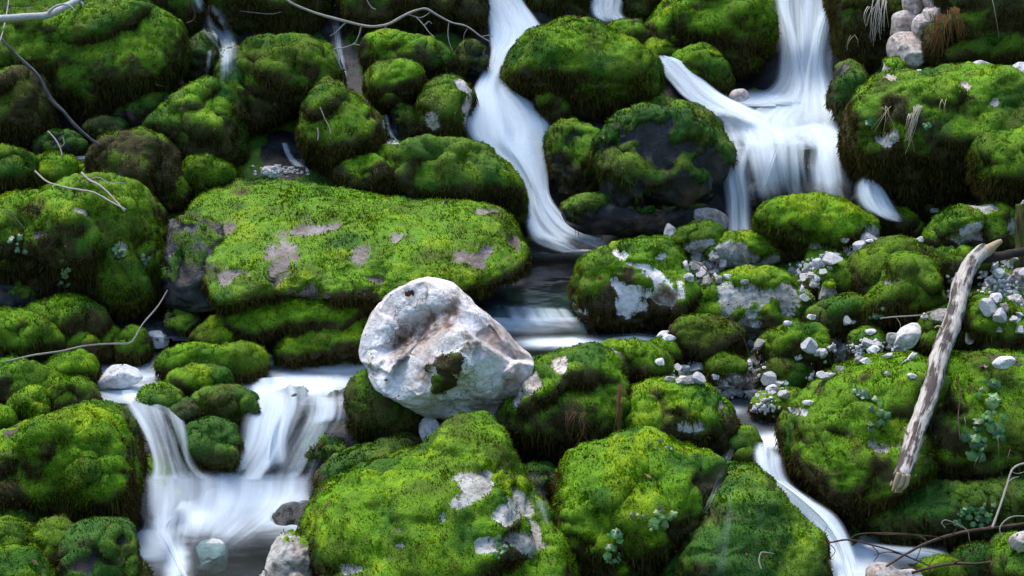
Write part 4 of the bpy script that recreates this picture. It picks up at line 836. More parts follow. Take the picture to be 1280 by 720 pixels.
fall('curved waterfall right of the great green dome', 'waterfall', sheet([(818,68,838,70),(822,86,862,80),(836,104,884,100),(852,122,906,118),(876,138,940,134),(895,150,980,150)], .9, fade=(.05, .2), seed=4, lift=.42, layers=2, jag=.3))
fall('tall fanning waterfall at the upper right', 'waterfall',
     sheet([(965,-150,1050,-150),(960,-80,1056,-80),(955,-25,1060,-25),(962,0,1056,0),(968,40,1050,35),(970,80,1046,75),(962,106,1050,105),(925,128,1058,130),(890,148,1062,150),(892,168,1066,172),(898,184,1068,187)], .6, fade=(0, .06), seed=5, layers=2, jag=.55),
     sheet([(966,-20,990,-20),(970,10,990,10),(978,40,996,40),(984,80,1006,80),(980,112,1016,112),(950,135,1016,138),(915,168,1000,172)], .8, fade=(.1, .25), seed=6, layers=1, lift=.1, edge=.4),
     sheet([(1030,-20,1060,-20),(1018,10,1054,10),(1010,34,1042,34),(1004,70,1036,75),(994,105,1046,108),(990,135,1056,138),(980,170,1062,172)], .85, fade=(.1, .25), seed=7, layers=2, lift=.12, edge=.4),
     sheet([(860,128,930,130),(868,140,960,142),(885,160,1000,164),(898,182,1010,186)], .8, seed=19, layers=1, lift=.06, fade=(.2,.2), edge=.35))
fall('thin ragged lower curtain of the right waterfall over dark rock', 'waterfall',
     sheet([(896,172,1068,174),(902,184,1066,186),(908,208,1062,208),(914,235,1064,235),(922,262,1070,258)], lambda t: .58 - .42 * t, seed=8, lift=.12, fade=(.1, .2), jag=.8, layers=1),
     sheet([(890,146,1060,148),(893,164,1064,166),(900,180,1066,182),(905,196,1064,198),(910,220,1064,222),(916,250,1068,250)], .42, seed=43, lift=.19, fade=(.25, .3), jag=.85, layers=1),
     sheet([(1010,168,1058,170),(1012,190,1060,190),(1018,215,1062,215),(1024,250,1068,248)], .6, seed=9, layers=1, lift=.2, edge=.45, fade=(.3, .25), jag=.7),
     sheet([(962,176,984,178),(958,200,972,200),(952,225,962,225),(950,240,958,240)], .5, seed=41, layers=1, lift=.22, edge=.45, fade=(.3,.3)),
     sheet([(986,176,1004,178),(990,205,1002,205),(992,235,1004,235),(992,255,1004,255)], .45, seed=42, layers=1, lift=.2, edge=.45, fade=(.3,.4)),
     sheet([(900,176,950,180),(900,215,938,220),(904,250,942,252),(906,292,944,292)], .62, seed=10, layers=2, lift=.12, edge=.35))
fall('little splashing spout at the foot of the right waterfall', 'waterfall', sheet([(1074,218,1096,220),(1066,232,1110,234),(1066,248,1122,250),(1076,262,1130,264),(1094,274,1144,280)], .85, seed=11, edge=.45, fade=(.3, .25), lift=.34, layers=3))
fall('thin bluish waterfall at the upper left', 'waterfall', sheet([(234,-15,254,-15),(240,6,264,2),(246,26,282,18),(256,46,294,40),(270,62,298,60),(272,85,298,85),(272,104,298,104)], .5, seed=12, drape=2, fade=(.02, .35), edge=.4),
     sheet([(258,62,266,62),(256,80,264,80),(254,94,262,94)], .5, seed=13, layers=1, drape=2, edge=.4))
fall('faint trickle behind the pale twig at the top', 'water_trickle', sheet([(410,24,426,24),(414,60,430,60),(425,90,434,90),(427,106,434,106)], .42, seed=14, drape=2, edge=.4))
fall('tiny fall beside the damp rock pillar', 'waterfall', sheet([(476,142,486,142),(477,165,492,165),(480,180,504,181)], .5, seed=15, drape=2, edge=.4))
fall('tiny bluish trickle deep in the black hollow', 'water_trickle', sheet([(350,178,360,178),(356,195,368,195),(364,208,386,210)], .4, seed=16, drape=2, edge=.4))
fall('dark glassy trickle over the left end of the long slab', 'water_trickle', sheet([(205,280,236,276),(206,310,280,312),(208,350,288,352),(210,388,286,390)], .05, seed=17, drape=2, layers=1))
fall('broad silky cascade at the lower left', 'cascade',
     sheet([(140,488,226,486),(158,512,234,516),(178,545,238,545),(188,578,246,578),(180,605,270,602)], .60, seed=20, lift=.16, jag=.6),
     sheet([(298,474,448,466),(308,500,448,494),(300,530,444,524),(294,562,420,560),(265,600,405,598)], .54, seed=21, lift=.12, layers=2, jag=.75),
     sheet([(320,484,372,482),(330,515,372,515),(318,550,366,550),(300,590,380,590)], .7, seed=22, lift=.14, layers=1, edge=.4, fade=(.2, .2)),
     sheet([(380,492,440,488),(385,515,442,512),(372,535,440,532)], .55, seed=26, lift=.13, layers=1, edge=.4, fade=(.2, .3)),
     sheet([(160,586,410,584),(168,602,400,602),(170,622,395,622),(172,645,372,645),(180,672,330,672),(190,700,300,690)], .85, seed=24, lift=.14, layers=2, fade=(.2, .6), edge=.2, jag=.5),
     sheet([(168,640,262,640),(186,664,222,656),(204,690,226,684),(222,720,236,716),(236,745,246,742)], .6, seed=25, lift=.12, layers=1, edge=.4, fade=(.2, .1)))
fall('curving white chute at the lower right', 'waterfall',
     sheet([(936,552,984,554),(940,580,984,584),(948,602,994,606),(975,626,1020,624),(1006,652,1048,644),(1030,684,1066,676),(1040,728,1082,726)], .85, seed=30, lift=.3, layers=3, fade=(.08, .05), edge=.3),
     sheet([(960,600,985,600),(990,622,1010,620),(1022,652,1040,646),(1044,684,1060,680),(1054,725,1076,724)], .8, seed=31, lift=.4, layers=1, edge=.4))
fall('small side stream curling out at the bottom right', 'stream', sheet([(1068,676,1085,690),(1120,680,1125,700),(1165,684,1160,700),(1192,694,1180,706),(1206,710,1194,714),(1212,740,1198,740)], .5, seed=32, lift=.14, edge=.35))
fall('dim trickle in the gap left of the lime green boulder', 'water_trickle', sheet([(650,590,702,590),(662,620,698,620),(678,655,700,655)], .11, seed=33, drape=2, edge=.4))
fall('thin spout between the lime green boulder and the wet green one', 'water_trickle', sheet([(906,558,924,560),(892,588,914,590),(882,618,900,620),(872,642,888,644)], .25, seed=34, drape=2, edge=.4))
fall('glassy veil sliding over the wet green boulder', 'water_veil', sheet([(896,602,960,596),(886,640,972,640),(880,680,965,680),(876,725,960,725)], .07, seed=35, drape=2, edge=.5, layers=1, jag=.6))
fall('white lip of water between the two middle pools', 'cascade', sheet([(600,378,715,384),(600,390,724,396),(602,402,735,408)], .5, seed=36, lift=.06, fade=(.2, .4), layers=2))

def pool(label, pts, at_, foam, tint=None, step=4., base=.0, dz=0.):
    z = float(P(*at_, D(*at_))[2]) + dz
    pl = cat_closed(pts, 6); lo, hi = pl.min(0), pl.max(0)
    nx, ny = int((hi[0] - lo[0]) / step) + 2, int((hi[1] - lo[1]) / (step * .6)) + 2
    xs, ys = np.linspace(lo[0], hi[0], nx), np.linspace(lo[1], hi[1], ny); X, Y = np.meshgrid(xs, ys)
    # inside test
    ins = np.zeros(X.shape, bool); j = len(pl) - 1
    for i in range(len(pl)):
        (xi, yi), (xj, yj) = pl[i], pl[j]
        with np.errstate(divide='ignore', invalid='ignore'):
            ins ^= ((yi > Y) != (yj > Y)) & (X < (xj - xi) * (Y - yi) / (yj - yi + 1e-12) + xi)
        j = i
    V = P(X, Y, pool_d(X, Y, z)).reshape(-1, 3)
    fo = np.clip(blobs(X.ravel(), Y.ravel(), [f[:4] for f in foam]) * 1.15, 0, 1) if foam else np.zeros(len(V))
    fo = np.clip(fo + base, 0, 1)
    V[:, 2] += .008 * fbm(V * 5, 2, 4)
    Fq = grid_faces(ny, nx); keep = ins.ravel()[Fq].any(1)
    ob = link_mesh('pool_water', V, Fq[keep], M['pool'], attrs={'dens': fo})
    return tag(ob, label, 'pool', None, 'structure')
pool('dark pool with foam streaks right of the white boulder', [(575,382),(700,378),(850,382),(880,420),(850,452),(700,462),(580,460)], (700,440), [(650,400,62,11),(620,395,60,12),(700,428,50,6),(790,424,30,4)], base=.0)
pool('small shaded pool at the foot of the main waterfall', [(560,322),(640,316),(760,314),(770,350),(760,390),(640,394),(580,390)], (670,385), [(725,308,55,8),(620,352,22,5)], base=.0)
pool('foaming pool at the foot of the tall fanning waterfall', [(845,118),(960,112),(1078,118),(1076,150),(1068,182),(990,186),(896,182),(870,150)], (980,176), [(990,150,80,20),(900,140,40,10)], base=.1, dz=-.02)
pool('silky upper pool of the left cascade', [(100,452),(200,440),(330,436),(480,436),(500,470),(470,505),(300,500),(200,500),(130,500)], (300,492), [(360,480,90,16),(420,458,50,10),(150,472,40,10),(180,490,50,12),(270,478,30,8),(330,450,30,6)], base=.18)
pool('dark lower pool with drifting foam at the bottom left', [(120,610),(250,600),(430,600),(440,680),(430,790),(120,790)], (300,690), [(300,618,120,24),(230,640,80,30),(200,670,30,30),(370,640,60,24),(220,700,14,40)], base=.02, dz=.06)
pool('brown shallow water at the gravel above the lower right chute', [(890,505),(930,498),(975,504),(990,530),(990,562),(940,566),(900,548)], (930,532), [(962,552,24,8),(905,512,20,4)], base=.1)
pool('dim water in the gap behind the lime green boulder', [(630,575),(670,568),(720,572),(720,605),(650,604)], (680,590), [(660,583,20,4),(700,580,20,3)], base=.1)
pool('stream water at the bottom right under the brown twigs', [(1030,670),(1120,662),(1230,668),(1240,720),(1230,790),(1040,790)], (1130,700), [(1070,700,40,30),(1150,690,50,10)], base=.1)
pool('shallow water beside the tan stone', [(860,108),(900,98),(960,96),(1000,104),(1000,126),(900,132)], (930,124), [(940,124,60,8)], base=.15, dz=.02)
pool('dim wet flat beneath the big left boulder', [(150,392),(200,386),(260,390),(300,405),(280,425),(180,420),(150,410)], (220,412), [(190,396,30,4)], base=.12)

# ------------------------------------------------------------------ branches, twigs, log
def tube(pts3, rad, mat, name, parent=None, sides=8, k=6, rough=.0, seed=0, cap=True):
    p = cr(np.c_[np.array(pts3, float), rad], k); c, r = p[:, :3], p[:, 3]; n = len(c)
    t = np.gradient(c, axis=0); t /= np.linalg.norm(t, axis=1)[:, None]
    u = np.cross(t[0], [0, 0, 1.]); u = u if np.linalg.norm(u) > 1e-3 else np.cross(t[0], [1., 0, 0]); Us = []
    for i in range(n):
        u = u - t[i] * (u @ t[i]); u /= np.linalg.norm(u); Us.append(u)
    Us = np.array(Us); Ws = np.cross(t, Us); a = np.arange(sides) / sides * 2 * math.pi
    ring = np.cos(a)[None, :, None] * Us[:, None] + np.sin(a)[None, :, None] * Ws[:, None]
    R_ = r[:, None] * np.ones((1, sides))
    if rough: 
        q = (c[:, None] * 1. + ring * .06).reshape(-1, 3)
        R_ = R_ * (1 + rough * fbm(q * 14, 3, seed).reshape(n, sides))
    V = (c[:, None] + ring * R_[..., None]).reshape(-1, 3)
    V = np.vstack([V, c[0], c[-1]]); i0, i1 = n * sides, n * sides + 1
    Q = []
    idx = np.arange(n * sides).reshape(n, sides); nx = np.roll(idx, -1, 1)
    Q = np.stack([idx[:-1], nx[:-1], nx[1:], idx[1:]], -1).reshape(-1, 4)
    T1 = np.stack([idx[0], np.full(sides, i0), nx[0], nx[0]], -1); T2 = np.stack([idx[-1], nx[-1], np.full(sides, i1), np.full(sides, i1)], -1)
    # end caps as triangles folded into a tri mesh
    T = np.concatenate([Q[:, [0, 1, 2]], Q[:, [0, 2, 3]], np.stack([idx[0], np.full(sides, i0), nx[0]], -1), np.stack([idx[-1], nx[-1], np.full(sides, i1)], -1)])
    ln = np.r_[0, np.cumsum(np.linalg.norm(np.diff(c, axis=0), axis=1))]
    uv = np.stack([np.tile(np.abs(a - math.pi) / math.pi * .3, n), np.repeat(ln, sides)], -1); uv = np.vstack([uv, [.1, 0], [.1, ln[-1]]])
    return link_mesh(name, V, T, mat, parent, uv=uv)
def path_depth(px, clear=.03, flat=True):
    """a straight run in depth that stays in front of everything under the path"""
    px = np.array(px, float); s = np.r_[0, np.cumsum(np.hypot(*np.diff(px[:, :2], axis=0).T))]; s = s / s[-1]
    H = []
    for i in range(len(px) - 1):
        for t in np.linspace(0, 1, 6): 
            q = px[i] * (1 - t) + px[i + 1] * t; H.append((s[i] * (1 - t) + s[i + 1] * t, hit(q[0], q[1])[0]))
    H = np.array(H); A = np.c_[np.ones(len(H)), H[:, 0]]; co = np.linalg.lstsq(A, H[:, 1], rcond=None)[0]
    if not flat: co[1] = 0
    off = (A @ co - H[:, 1]).max() if not flat else np.percentile(A @ co - H[:, 1], 97)
    return co[0] + co[1] * s - off - clear
def twig(label, cat, px, w, mat, name='twig', side=(), group=None, clear=.03, wob=True, depth=None, rough=.45, kind_side='side_twig'):
    """px: picture points along the branch, w: its width there in picture pixels"""
    kr = random.Random(len(label)); px = [(x + (kr.uniform(-1.2, 1.2) if 0 < i < len(px) - 1 else 0), y + (kr.uniform(-1.2, 1.2) if 0 < i < len(px) - 1 else 0)) for i, (x, y) in enumerate(px)]
    d = path_depth([q[:2] for q in px], clear) if depth is None else np.broadcast_to(depth, (len(px),)).astype(float)
    pts = P([q[0] for q in px], [q[1] for q in px], d); w = np.interp(np.linspace(0, 1, len(px)), np.linspace(0, 1, len(w)), w)
    o = tube(pts, w * .5 * d / F, M[mat], name, rough=rough, seed=len(label))
    tag(o, label, cat, group)
    for sp in side:
        i = min(range(len(px)), key=lambda j: (px[j][0] - sp[0][0]) ** 2 + (px[j][1] - sp[0][1]) ** 2)
        dd = d[i] + np.linspace(0, .04, len(sp)) * (1 if len(sp) % 2 else -1)
        tube(P([q[0] for q in sp], [q[1] for q in sp], dd), np.linspace(w[i] * .55, .9, len(sp)) * .5 * d[i] / F, M[mat], kind_side, o, sides=6, rough=.4)
    return o
# the bleached log
lp = [(1230,312),(1214,330),(1202,356),(1196,385),(1186,415),(1174,446),(1167,478),(1155,512),(1143,545),(1134,575),(1125,600)]
lw = [17,21,23,22,23,24,23,23,23,22,20]
ld = path_depth(lp, .07)
lpts = P([q[0] for q in lp], [q[1] for q in lp], ld)
log = tube(lpts, np.array(lw) * .5 * ld / F, M['log'], 'dead_log', sides=28, k=12, rough=.17, seed=4)
tag(log, 'bleached dead log with peeling brown bark leaning across the right bank', 'log')
tube(P([1220,1234,1252,1270,1296], [320,322,320,316,310], ld[0] + np.array([.0,.0,.03,.06,.1])), np.array([7,7,6,5.5,5]) * ld[0] / F, M['logdark'], 'side_branch', log, sides=16, rough=.25, seed=6)
tube(P([1222,1236,1246,1252], [320,312,304,301], ld[0] + np.array([-.01,-.03,-.05,-.05])), np.array([9,7,4.5,2.5]) * ld[0] / F, M['splint'], 'broken_fork', log, sides=12, rough=.3, seed=7)
srng = np.random.default_rng(2)
for k in range(11):
    ox, oy = srng.uniform(-9, 9), srng.uniform(-3, 3); L_ = srng.uniform(8, 17)
    tube(P([1128 + ox * .9, 1124 + ox, 1119 + ox * .9], [592 + oy, 604 + oy, 600 + L_ + oy], ld[-1] + srng.uniform(-.03, .03) + np.zeros(3)), np.array([3.4, 3.2, 1.4]) * ld[-1] / F, M['splint'], 'splinter', log, sides=6, rough=.3, seed=k)
for a, b, c_ in (((1176,448),(1188,450),(1196,446)), ((1140,548),(1134,542),(1131,534)), ((1186,418),(1174,408),(1168,410))):
    tube(P([q[0] for q in (a, b, c_)], [q[1] for q in (a, b, c_)], np.full(3, ld[4] if a[1] < 500 else ld[8]) - .06), np.array([1.8, 1.4, .7]) * ld[4] / F, M['splint'], 'snag', log, sides=6, rough=.2)
# top left
dtl = float(min(hit(60, 30)[0], hit(30, 60)[0]))
twig('pale grey bark branch crossing the top left corner', 'branch', [(-30,24),(0,24),(30,22),(58,18),(80,10),(98,0),(112,-14)], [9,9.5,9,7], 'birch', 'branch', side=[((98,2),(104,6),(102,18),(108,12)), ((58,18),(70,8),(84,6),(96,14))], clear=.25, rough=.12)
twig('long grey stick bent over the huge dark green boulder', 'stick', [(-10,36),(2,48),(14,62),(34,82),(50,98),(62,124),(80,138),(94,158),(112,174),(126,182)], [4.2,4.8,4.5,3.2], 'grtwig', 'stick', clear=.04)
twig('thin straw coloured stalk rising at the left edge', 'stalk', [(0,52),(6,34),(10,12),(12,-10)], [1.8,1.4], 'twig', 'stalk', clear=.28)
twig('short pale bare twig below the long grey stick', 'twig', [(60,164),(68,174),(75,184),(78,196)], [1.8,2.2,1.6], 'twig', side=[((75,184),(80,180),(79,172))])
twig('white twig lying on the bright hump of the left boulder', 'twig', [(44,214),(60,226),(80,233),(100,237),(118,241),(140,252),(158,262)], [2.2,2.6,1.8], 'twig')
twig('forked pale twig beside the bright hump of the left boulder', 'twig', [(102,216),(112,224),(124,233),(138,244),(156,264)], [3,2.6,2], 'twig', side=[((112,224),(124,222),(136,228),(158,229))])
twig('short dead stalk at the left edge on the pale faced rock', 'twig', [(8,262),(16,270),(24,278),(31,286)], [1.6,1.2], 'twig')
twig('long thin bent twig lying over the mounds of the left bank', 'twig', [(8,452),(40,445),(75,438),(110,432),(140,430),(160,428),(168,422),(176,408),(188,394),(200,380),(210,362)], [2.2,2.4,2.2,1.8], 'twig', clear=.03)
twig('curved brown tendril at the top beside the thin left fall', 'twig', [(234,-6),(242,8),(245,18),(240,26),(233,29)], [1.8,1.6], 'brtwig', clear=.2)
twig('grey dead stem lying at the foot of the huge dark green boulder', 'twig', [(196,106),(206,109),(216,112)], [1.6,1.2], 'grtwig')
# top middle twig
twig('long pale forked twig hanging over the top middle boulders', 'twig', [(345,-12),(362,3),(385,12),(410,21),(435,28),(462,32),(485,30),(505,20),(520,13),(534,11),(548,20),(566,28),(584,34),(600,46),(612,52)], [3,3.4,3.6,3,2.4,1.6], 'twig', 'twig', clear=.16,
     side=[((510,18),(526,22),(540,14)), ((520,21),(530,32),(536,40),(543,46)), ((561,28),(560,44),(564,60),(570,68)), ((584,36),(580,44),(580,56)), ((452,32),(448,46),(442,55),(428,60),(416,61)), ((442,55),(458,58),(472,57)), ((600,46),(612,44),(616,46)), ((432,28),(420,40),(412,45)), ((485,30),(478,38),(466,40)), ((530,32),(536,27),(540,30))])
twig('second fine pale twig at the top edge above the forked one', 'twig', [(455,-10),(458,0),(464,8),(470,12)], [1.6,1.2], 'twig', clear=.2)
twig('thin horizontal grey stem at the top left of the forked twig', 'twig', [(300,14),(320,16),(340,17),(352,15)], [1.4,1.2], 'grtwig', clear=.1)
twig('curved white grass stem on the shaggy round boulder', 'grass stem', [(400,134),(404,142),(408,150),(412,158),(414,168)], [1.2,1], 'twig', 'grass_stem', side=[((412,158),(415,166),(413,172))])
twig('short upright white root on the brown skirt of the round boulder', 'root', [(397,160),(398,168),(397,176)], [1.8,1.4], 'twig', 'root')
# right
twig('thin pale twig lying in front of the low deep green boulder', 'twig', [(1100,398),(1118,395),(1136,396),(1152,393),(1166,389)], [1.4,1.6,1.2], 'twig', side=[((1118,395),(1124,402),(1126,410))])
twig('fine bare sprig over the white rubble', 'sprig', [(862,326),(872,330),(884,338),(892,346),(894,354)], [1.1,1.4,1], 'brtwig', 'sprig', clear=.05, side=[((884,338),(892,334),(898,328))])
twig('fine upright sprig on the lime boulder', 'sprig', [(1094,268),(1090,258),(1086,252),(1084,248)], [1.2,.8], 'brtwig', 'sprig', clear=.04)
twig('fine dark sprig in front of the granite face', 'sprig', [(905,388),(912,398),(918,410),(930,425),(936,440),(940,452)], [1.2,1.4,1], 'brtwig', 'sprig', clear=.06, side=[((912,398),(922,392),(930,380)), ((930,425),(926,416),(924,402))])
twig('bent dark sprig behind the white rubble', 'sprig', [(920,304),(928,314),(934,326),(938,336)], [1.2,1], 'brtwig', 'sprig', clear=.05, side=[((928,314),(936,312),(944,316))])
# bottom right tangle
dz_ = 9.75
twig('long reddish brown bare twig arching from the bottom towards the right edge', 'twig', [(1108,708),(1130,694),(1160,678),(1190,668),(1220,662),(1250,658),(1300,652)], [3,3.6,4,4.4], 'brtwig', depth=np.linspace(9.45,9.7,7),
     side=[((1160,678),(1150,670),(1130,668),(1105,668),(1085,666)), ((1190,668),(1196,660),(1194,654),(1180,656)), ((1220,662),(1232,660),(1246,654)), ((1130,694),(1110,690),(1092,694))])
twig('thin reddish twig running in from the left across the chute', 'twig', [(948,692),(975,686),(1005,682),(1035,678),(1060,676),(1090,682),(1120,690),(1145,700),(1168,710)], [1.6,2,2.4,2.2,1.8], 'brtwig', depth=9.5,
     side=[((1035,678),(1030,668),(1034,658)), ((1060,676),(1072,668),(1100,666),(1140,668),(1180,672)), ((1005,682),(1010,694),(1012,700)), ((1090,682),(1098,692),(1092,702)), ((1035,678),(1044,688),(1038,698)), ((1145,700),(1150,688),(1152,678)), ((975,686),(986,690),(990,696))])
twig('dark brown twig along the very bottom right', 'twig', [(1140,716),(1160,710),(1190,705),(1220,704),(1245,702),(1265,706),(1300,712)], [3.4,3.6,3.6,3], 'brtwig', depth=np.linspace(9.4,9.55,7),
     side=[((1190,705),(1204,698),(1212,692),(1222,688)), ((1220,704),(1232,712),(1240,722)), ((1160,710),(1164,702),(1170,694))])
twig('pale upright forked twig at the right edge above the tangle', 'twig', [(1240,660),(1246,645),(1252,625),(1258,605),(1264,590),(1272,582),(1288,578)], [3.2,3,2.6], 'twig', depth=np.linspace(9.6,9.9,7), side=[((1264,590),(1272,592),(1280,590)), ((1258,605),(1266,598),(1274,596))])
twig('curled tan tendril at the right edge of the tangle', 'tendril', [(1252,672),(1250,660),(1258,650),(1270,644),(1290,646)], [1.6,1.8,1.4], 'twig', 'tendril', depth=9.5)
twig('looping pale tendril left of the upright forked twig', 'tendril', [(1182,660),(1176,655),(1182,650),(1196,656),(1208,664),(1212,676)], [1.4,1.6,1.2], 'twig', 'tendril', depth=9.55)
twig('looped whitish root at the right flank of the wet green boulder', 'root', [(952,712),(949,702),(950,692),(956,690),(968,692)], [2,2,1.4], 'twig', 'root', clear=.04)
twig('dark thin twig between the left log side and the bank', 'twig', [(1196,470),(1200,490),(1198,520),(1200,550)], [1.6,2,1.4], 'brtwig', clear=.03)
# mossy stump at the right edge
def stump():
    pts = P([1277,1277,1276,1276], [335,305,275,255], np.full(4, hit(1270, 320)[0] - .12))
    o = tube(pts, np.array([9,8,7.5,6]) * 11.8 / F, M['mossywood'], 'mossy_stump', sides=14, rough=.3, seed=3)
    tag(o, 'upright moss grown stump cut by the right edge beside the log top', 'stump')
    tube(P([1276,1278,1280], [262,256,250], np.full(3, hit(1270, 320)[0] - .12)), np.array([3.5,3,1.]) * 11.8 / F, M['twig'], 'broken_top', o, sides=8, rough=.3)
stump()

# ------------------------------------------------------------------ plants and dry grass
def leafmesh(items, rng):
    """items: (centre, normal, size, colour) -> round scalloped leaves, slightly cupped"""
    Vs, Fs, Cs, o = [], [], [], 0
    a = np.linspace(0, 2 * math.pi, 15)[:-1]
    for c, n_, s, col in items:
        n_ = n_ / np.linalg.norm(n_); u = np.cross(n_, rng.normal(0, 1, 3)); u /= np.linalg.norm(u); w = np.cross(n_, u)
        r = s * (1 + .12 * np.cos(a * 5) - .35 * np.exp(-((a - math.pi) / .35) ** 2))
        rim = c + np.outer(r * np.cos(a), u) + np.outer(r * np.sin(a), w) - np.outer(np.full(14, s * .18), n_) + n_ * (s * .12 * np.sin(a * 3))[:, None]
        mid = c + np.outer(r * .5 * np.cos(a), u) + np.outer(r * .5 * np.sin(a), w)
        V = np.vstack([c[None] - n_ * s * .06, mid, rim]); i = np.arange(14); j = (i + 1) % 14
        F_ = np.concatenate([np.stack([np.zeros(14, int), 1 + i, 1 + j], -1), np.stack([1 + i, 15 + i, 15 + j], -1), np.stack([1 + i, 15 + j, 1 + j], -1)])
        Vs.append(V); Fs.append(F_ + o); o += len(V); cc = np.tile(np.array(col), (len(V), 1)); cc[0] *= 1.4; cc[15:] *= .85; Cs.append(cc)
    return np.concatenate(Vs), np.concatenate(Fs), np.clip(np.concatenate(Cs), 0, 1)
def plant(label, spots, size, col=(.07, .17, .03), name='small_plant', seed=0, cat='plant', group='small leafy plants on the boulders'):
    rng = np.random.default_rng(seed + 100); it = []; base = None; stems = []
    for px, py, r, n_ in spots:
        for k in range(n_):
            x, y = px + rng.normal(0, r), py + rng.normal(0, r * .8)
            d, nor, ob = hit(x, y); s = size * rng.uniform(.6, 1.2) * d / F
            c = P(x, y, d - .02 - .02 * rng.random()); nrm = -FW * .8 + np.array([0, 0, .7]) + nor * .4 + rng.normal(0, .35, 3)
            it.append((c, nrm, s * (.55 + .8 * rng.random()), np.array(col) * rng.uniform(.55, 1.5) * (1 + rng.normal(0, .12, 3))))
            stems.append((P(x + rng.normal(0, 2), y + 4, d), c))
    V, F_, Cc = leafmesh(it, rng)
    Sv, Sf, o = [], [], 0
    for a, b in stems:
        w = np.array([.0016, 0, 0]); m_ = (a + b) / 2 - FW * .01
        q = np.array([a - w, a + w, m_ - w, m_ + w, b - w * .6, b + w * .6]); Sv.append(q); Sf.append(np.array([[0, 1, 3, 2], [2, 3, 5, 4]]) + o); o += 6
    Sv = np.concatenate(Sv)
    r = link_mesh(name, Sv, np.concatenate(Sf), M['leaf'], attrs={'col': np.tile([.10, .14, .05], (len(Sv), 1))}, smooth=False)
    tag(r, label, cat, group)
    link_mesh('leaves', V, F_, M['leaf'], r, attrs={'col': Cc}, smooth=True)
plant('cluster of round blue green leaves on the front of the lime green boulder', [(826,650,6,9),(832,642,5,6),(818,660,5,5),(800,644,4,4)], 5, (.09, .20, .035), seed=1)
plant('trailing round leaves low on the left front of the lime green boulder', [(772,668,4,6),(768,684,4,6),(776,700,5,5),(762,700,4,4)], 4.6, (.10, .24, .06), seed=2)
plant('small leaves on the brow of the lime green boulder under the overhang', [(822,556,5,5),(834,560,3,4)], 3.6, (.10, .24, .06), seed=3)
plant('ferny leaves on the right flank of the huge bottom boulder', [(622,680,5,7),(626,690,4,6),(634,684,3,4)], 3.6, (.10, .24, .05), seed=4)
plant('dark round leaves on the shadowed side of the big left boulder', [(146,312,4,5),(150,320,4,4)], 4.6, (.07, .16, .06), seed=5)
plant('grey green round leaves at the lower front of the big left boulder', [(80,342,4,6),(78,354,4,5),(84,364,4,4)], 4.2, (.10, .17, .04), seed=6)
plant('leaves beside the pale faced rock at the left edge', [(22,302,4,5),(24,314,5,5)], 4.6, (.09, .17, .07), seed=7)
plant('leaves in the middle right of the big left boulder front', [(178,323,3,6)], 3.6, (.09, .18, .07), seed=8)
plant('broad leaved trailing plant on the bank right of the log', [(1236,528,8,9),(1246,540,6,6),(1230,552,7,7),(1222,570,6,5),(1240,500,6,6),(1212,545,5,5),(1248,532,6,4),(1236,480,6,5)], 6.4, (.06, .17, .03), seed=9)
plant('small rosette on the bank boulder left of the log', [(1072,490,5,7),(1078,494,4,5)], 4.6, (.08, .17, .06), seed=10)
plant('spray of small leaves on the dark bank below the log', [(1210,640,8,16),(1225,650,8,14),(1200,650,6,10),(1232,636,7,8)], 3.6, (.06, .18, .04), seed=11)
plant('dim leaves on the bank above the log end', [(1100,505,7,7),(1092,530,6,6),(1108,520,5,5)], 4., (.07, .17, .04), seed=12)
plant('little bright leaves on the massive right boulder', [(1085,152,3,4),(1158,157,4,5)], 4, (.06, .22, .08), seed=13)
plant('tiny leaves on the low deep green boulder', [(1092,396,4,5),(1098,390,3,3)], 3.4, (.08, .2, .08), seed=14)
def strands(label, items, col, name='dry_grass', cat='dry grass', seed=0, w=.9, group='dry grass tufts on the right cliff', clear=.03):
    rng = np.random.default_rng(seed); Vs, Fs, Cs, o = [], [], [], 0
    for x0, y0, x1, y1, n_, sp in items:
        for k in range(n_):
            xs = x0 + rng.normal(0, sp); xe = x1 + rng.normal(0, sp * 1.4); ye = y0 + (y1 - y0) * rng.uniform(.5, 1.05)
            t = np.linspace(0, 1, 9); bow = rng.normal(0, sp * .6)
            X = xs + (xe - xs) * t + bow * np.sin(t * math.pi); Y = y0 + (ye - y0) * t ** 1.15 + rng.normal(0, 1)
            d = min(hit(a, b)[0] for a, b in ((X[0], Y[0]), (X[4], Y[4]), (X[8], Y[8]))) - clear - .03 * np.sin(t * math.pi) - rng.uniform(0, .03)
            c = P(X, Y, d); ww = w * d[0] / F * .5 * (1 - t * .75)
            V = np.stack([c - ww[:, None] * RT, c + ww[:, None] * RT - FW * .002], 1).reshape(-1, 3)
            i = np.arange(8) * 2; F_ = np.stack([i, i + 1, i + 3, i + 2], -1)
            Vs.append(V); Fs.append(F_ + o); o += 18; Cs.append(np.tile(np.array(col) * rng.uniform(.6, 1.2), (18, 1)))
    ob = link_mesh(name, np.concatenate(Vs), np.concatenate(Fs), M['straw'], attrs={'col': np.concatenate(Cs)}, smooth=False)
    tag(ob, label, cat, group)
strands('tuft of bleached grass hanging on the front of the massive right boulder', [(1148,132,1136,190,16,4),(1140,142,1130,170,6,3)], (.50, .45, .36), seed=1)
strands('long white grass blades hanging over the overhanging moss block', [(1100,-6,1092,55,12,4),(1088,8,1086,45,3,4),(1106,0,1104,40,5,2)], (.55, .50, .42), seed=2)
strands('rust brown hanging grass beside the pink stone stack', [(1176,18,1172,72,34,6),(1192,10,1196,54,34,5)], (.20, .10, .045), seed=3)
strands('faint straw wisps on the left face of the massive right boulder', [(1110,134,1104,170,5,5),(1180,124,1176,150,5,3),(1066,45,1062,70,3,3)], (.40, .34, .2), seed=4)
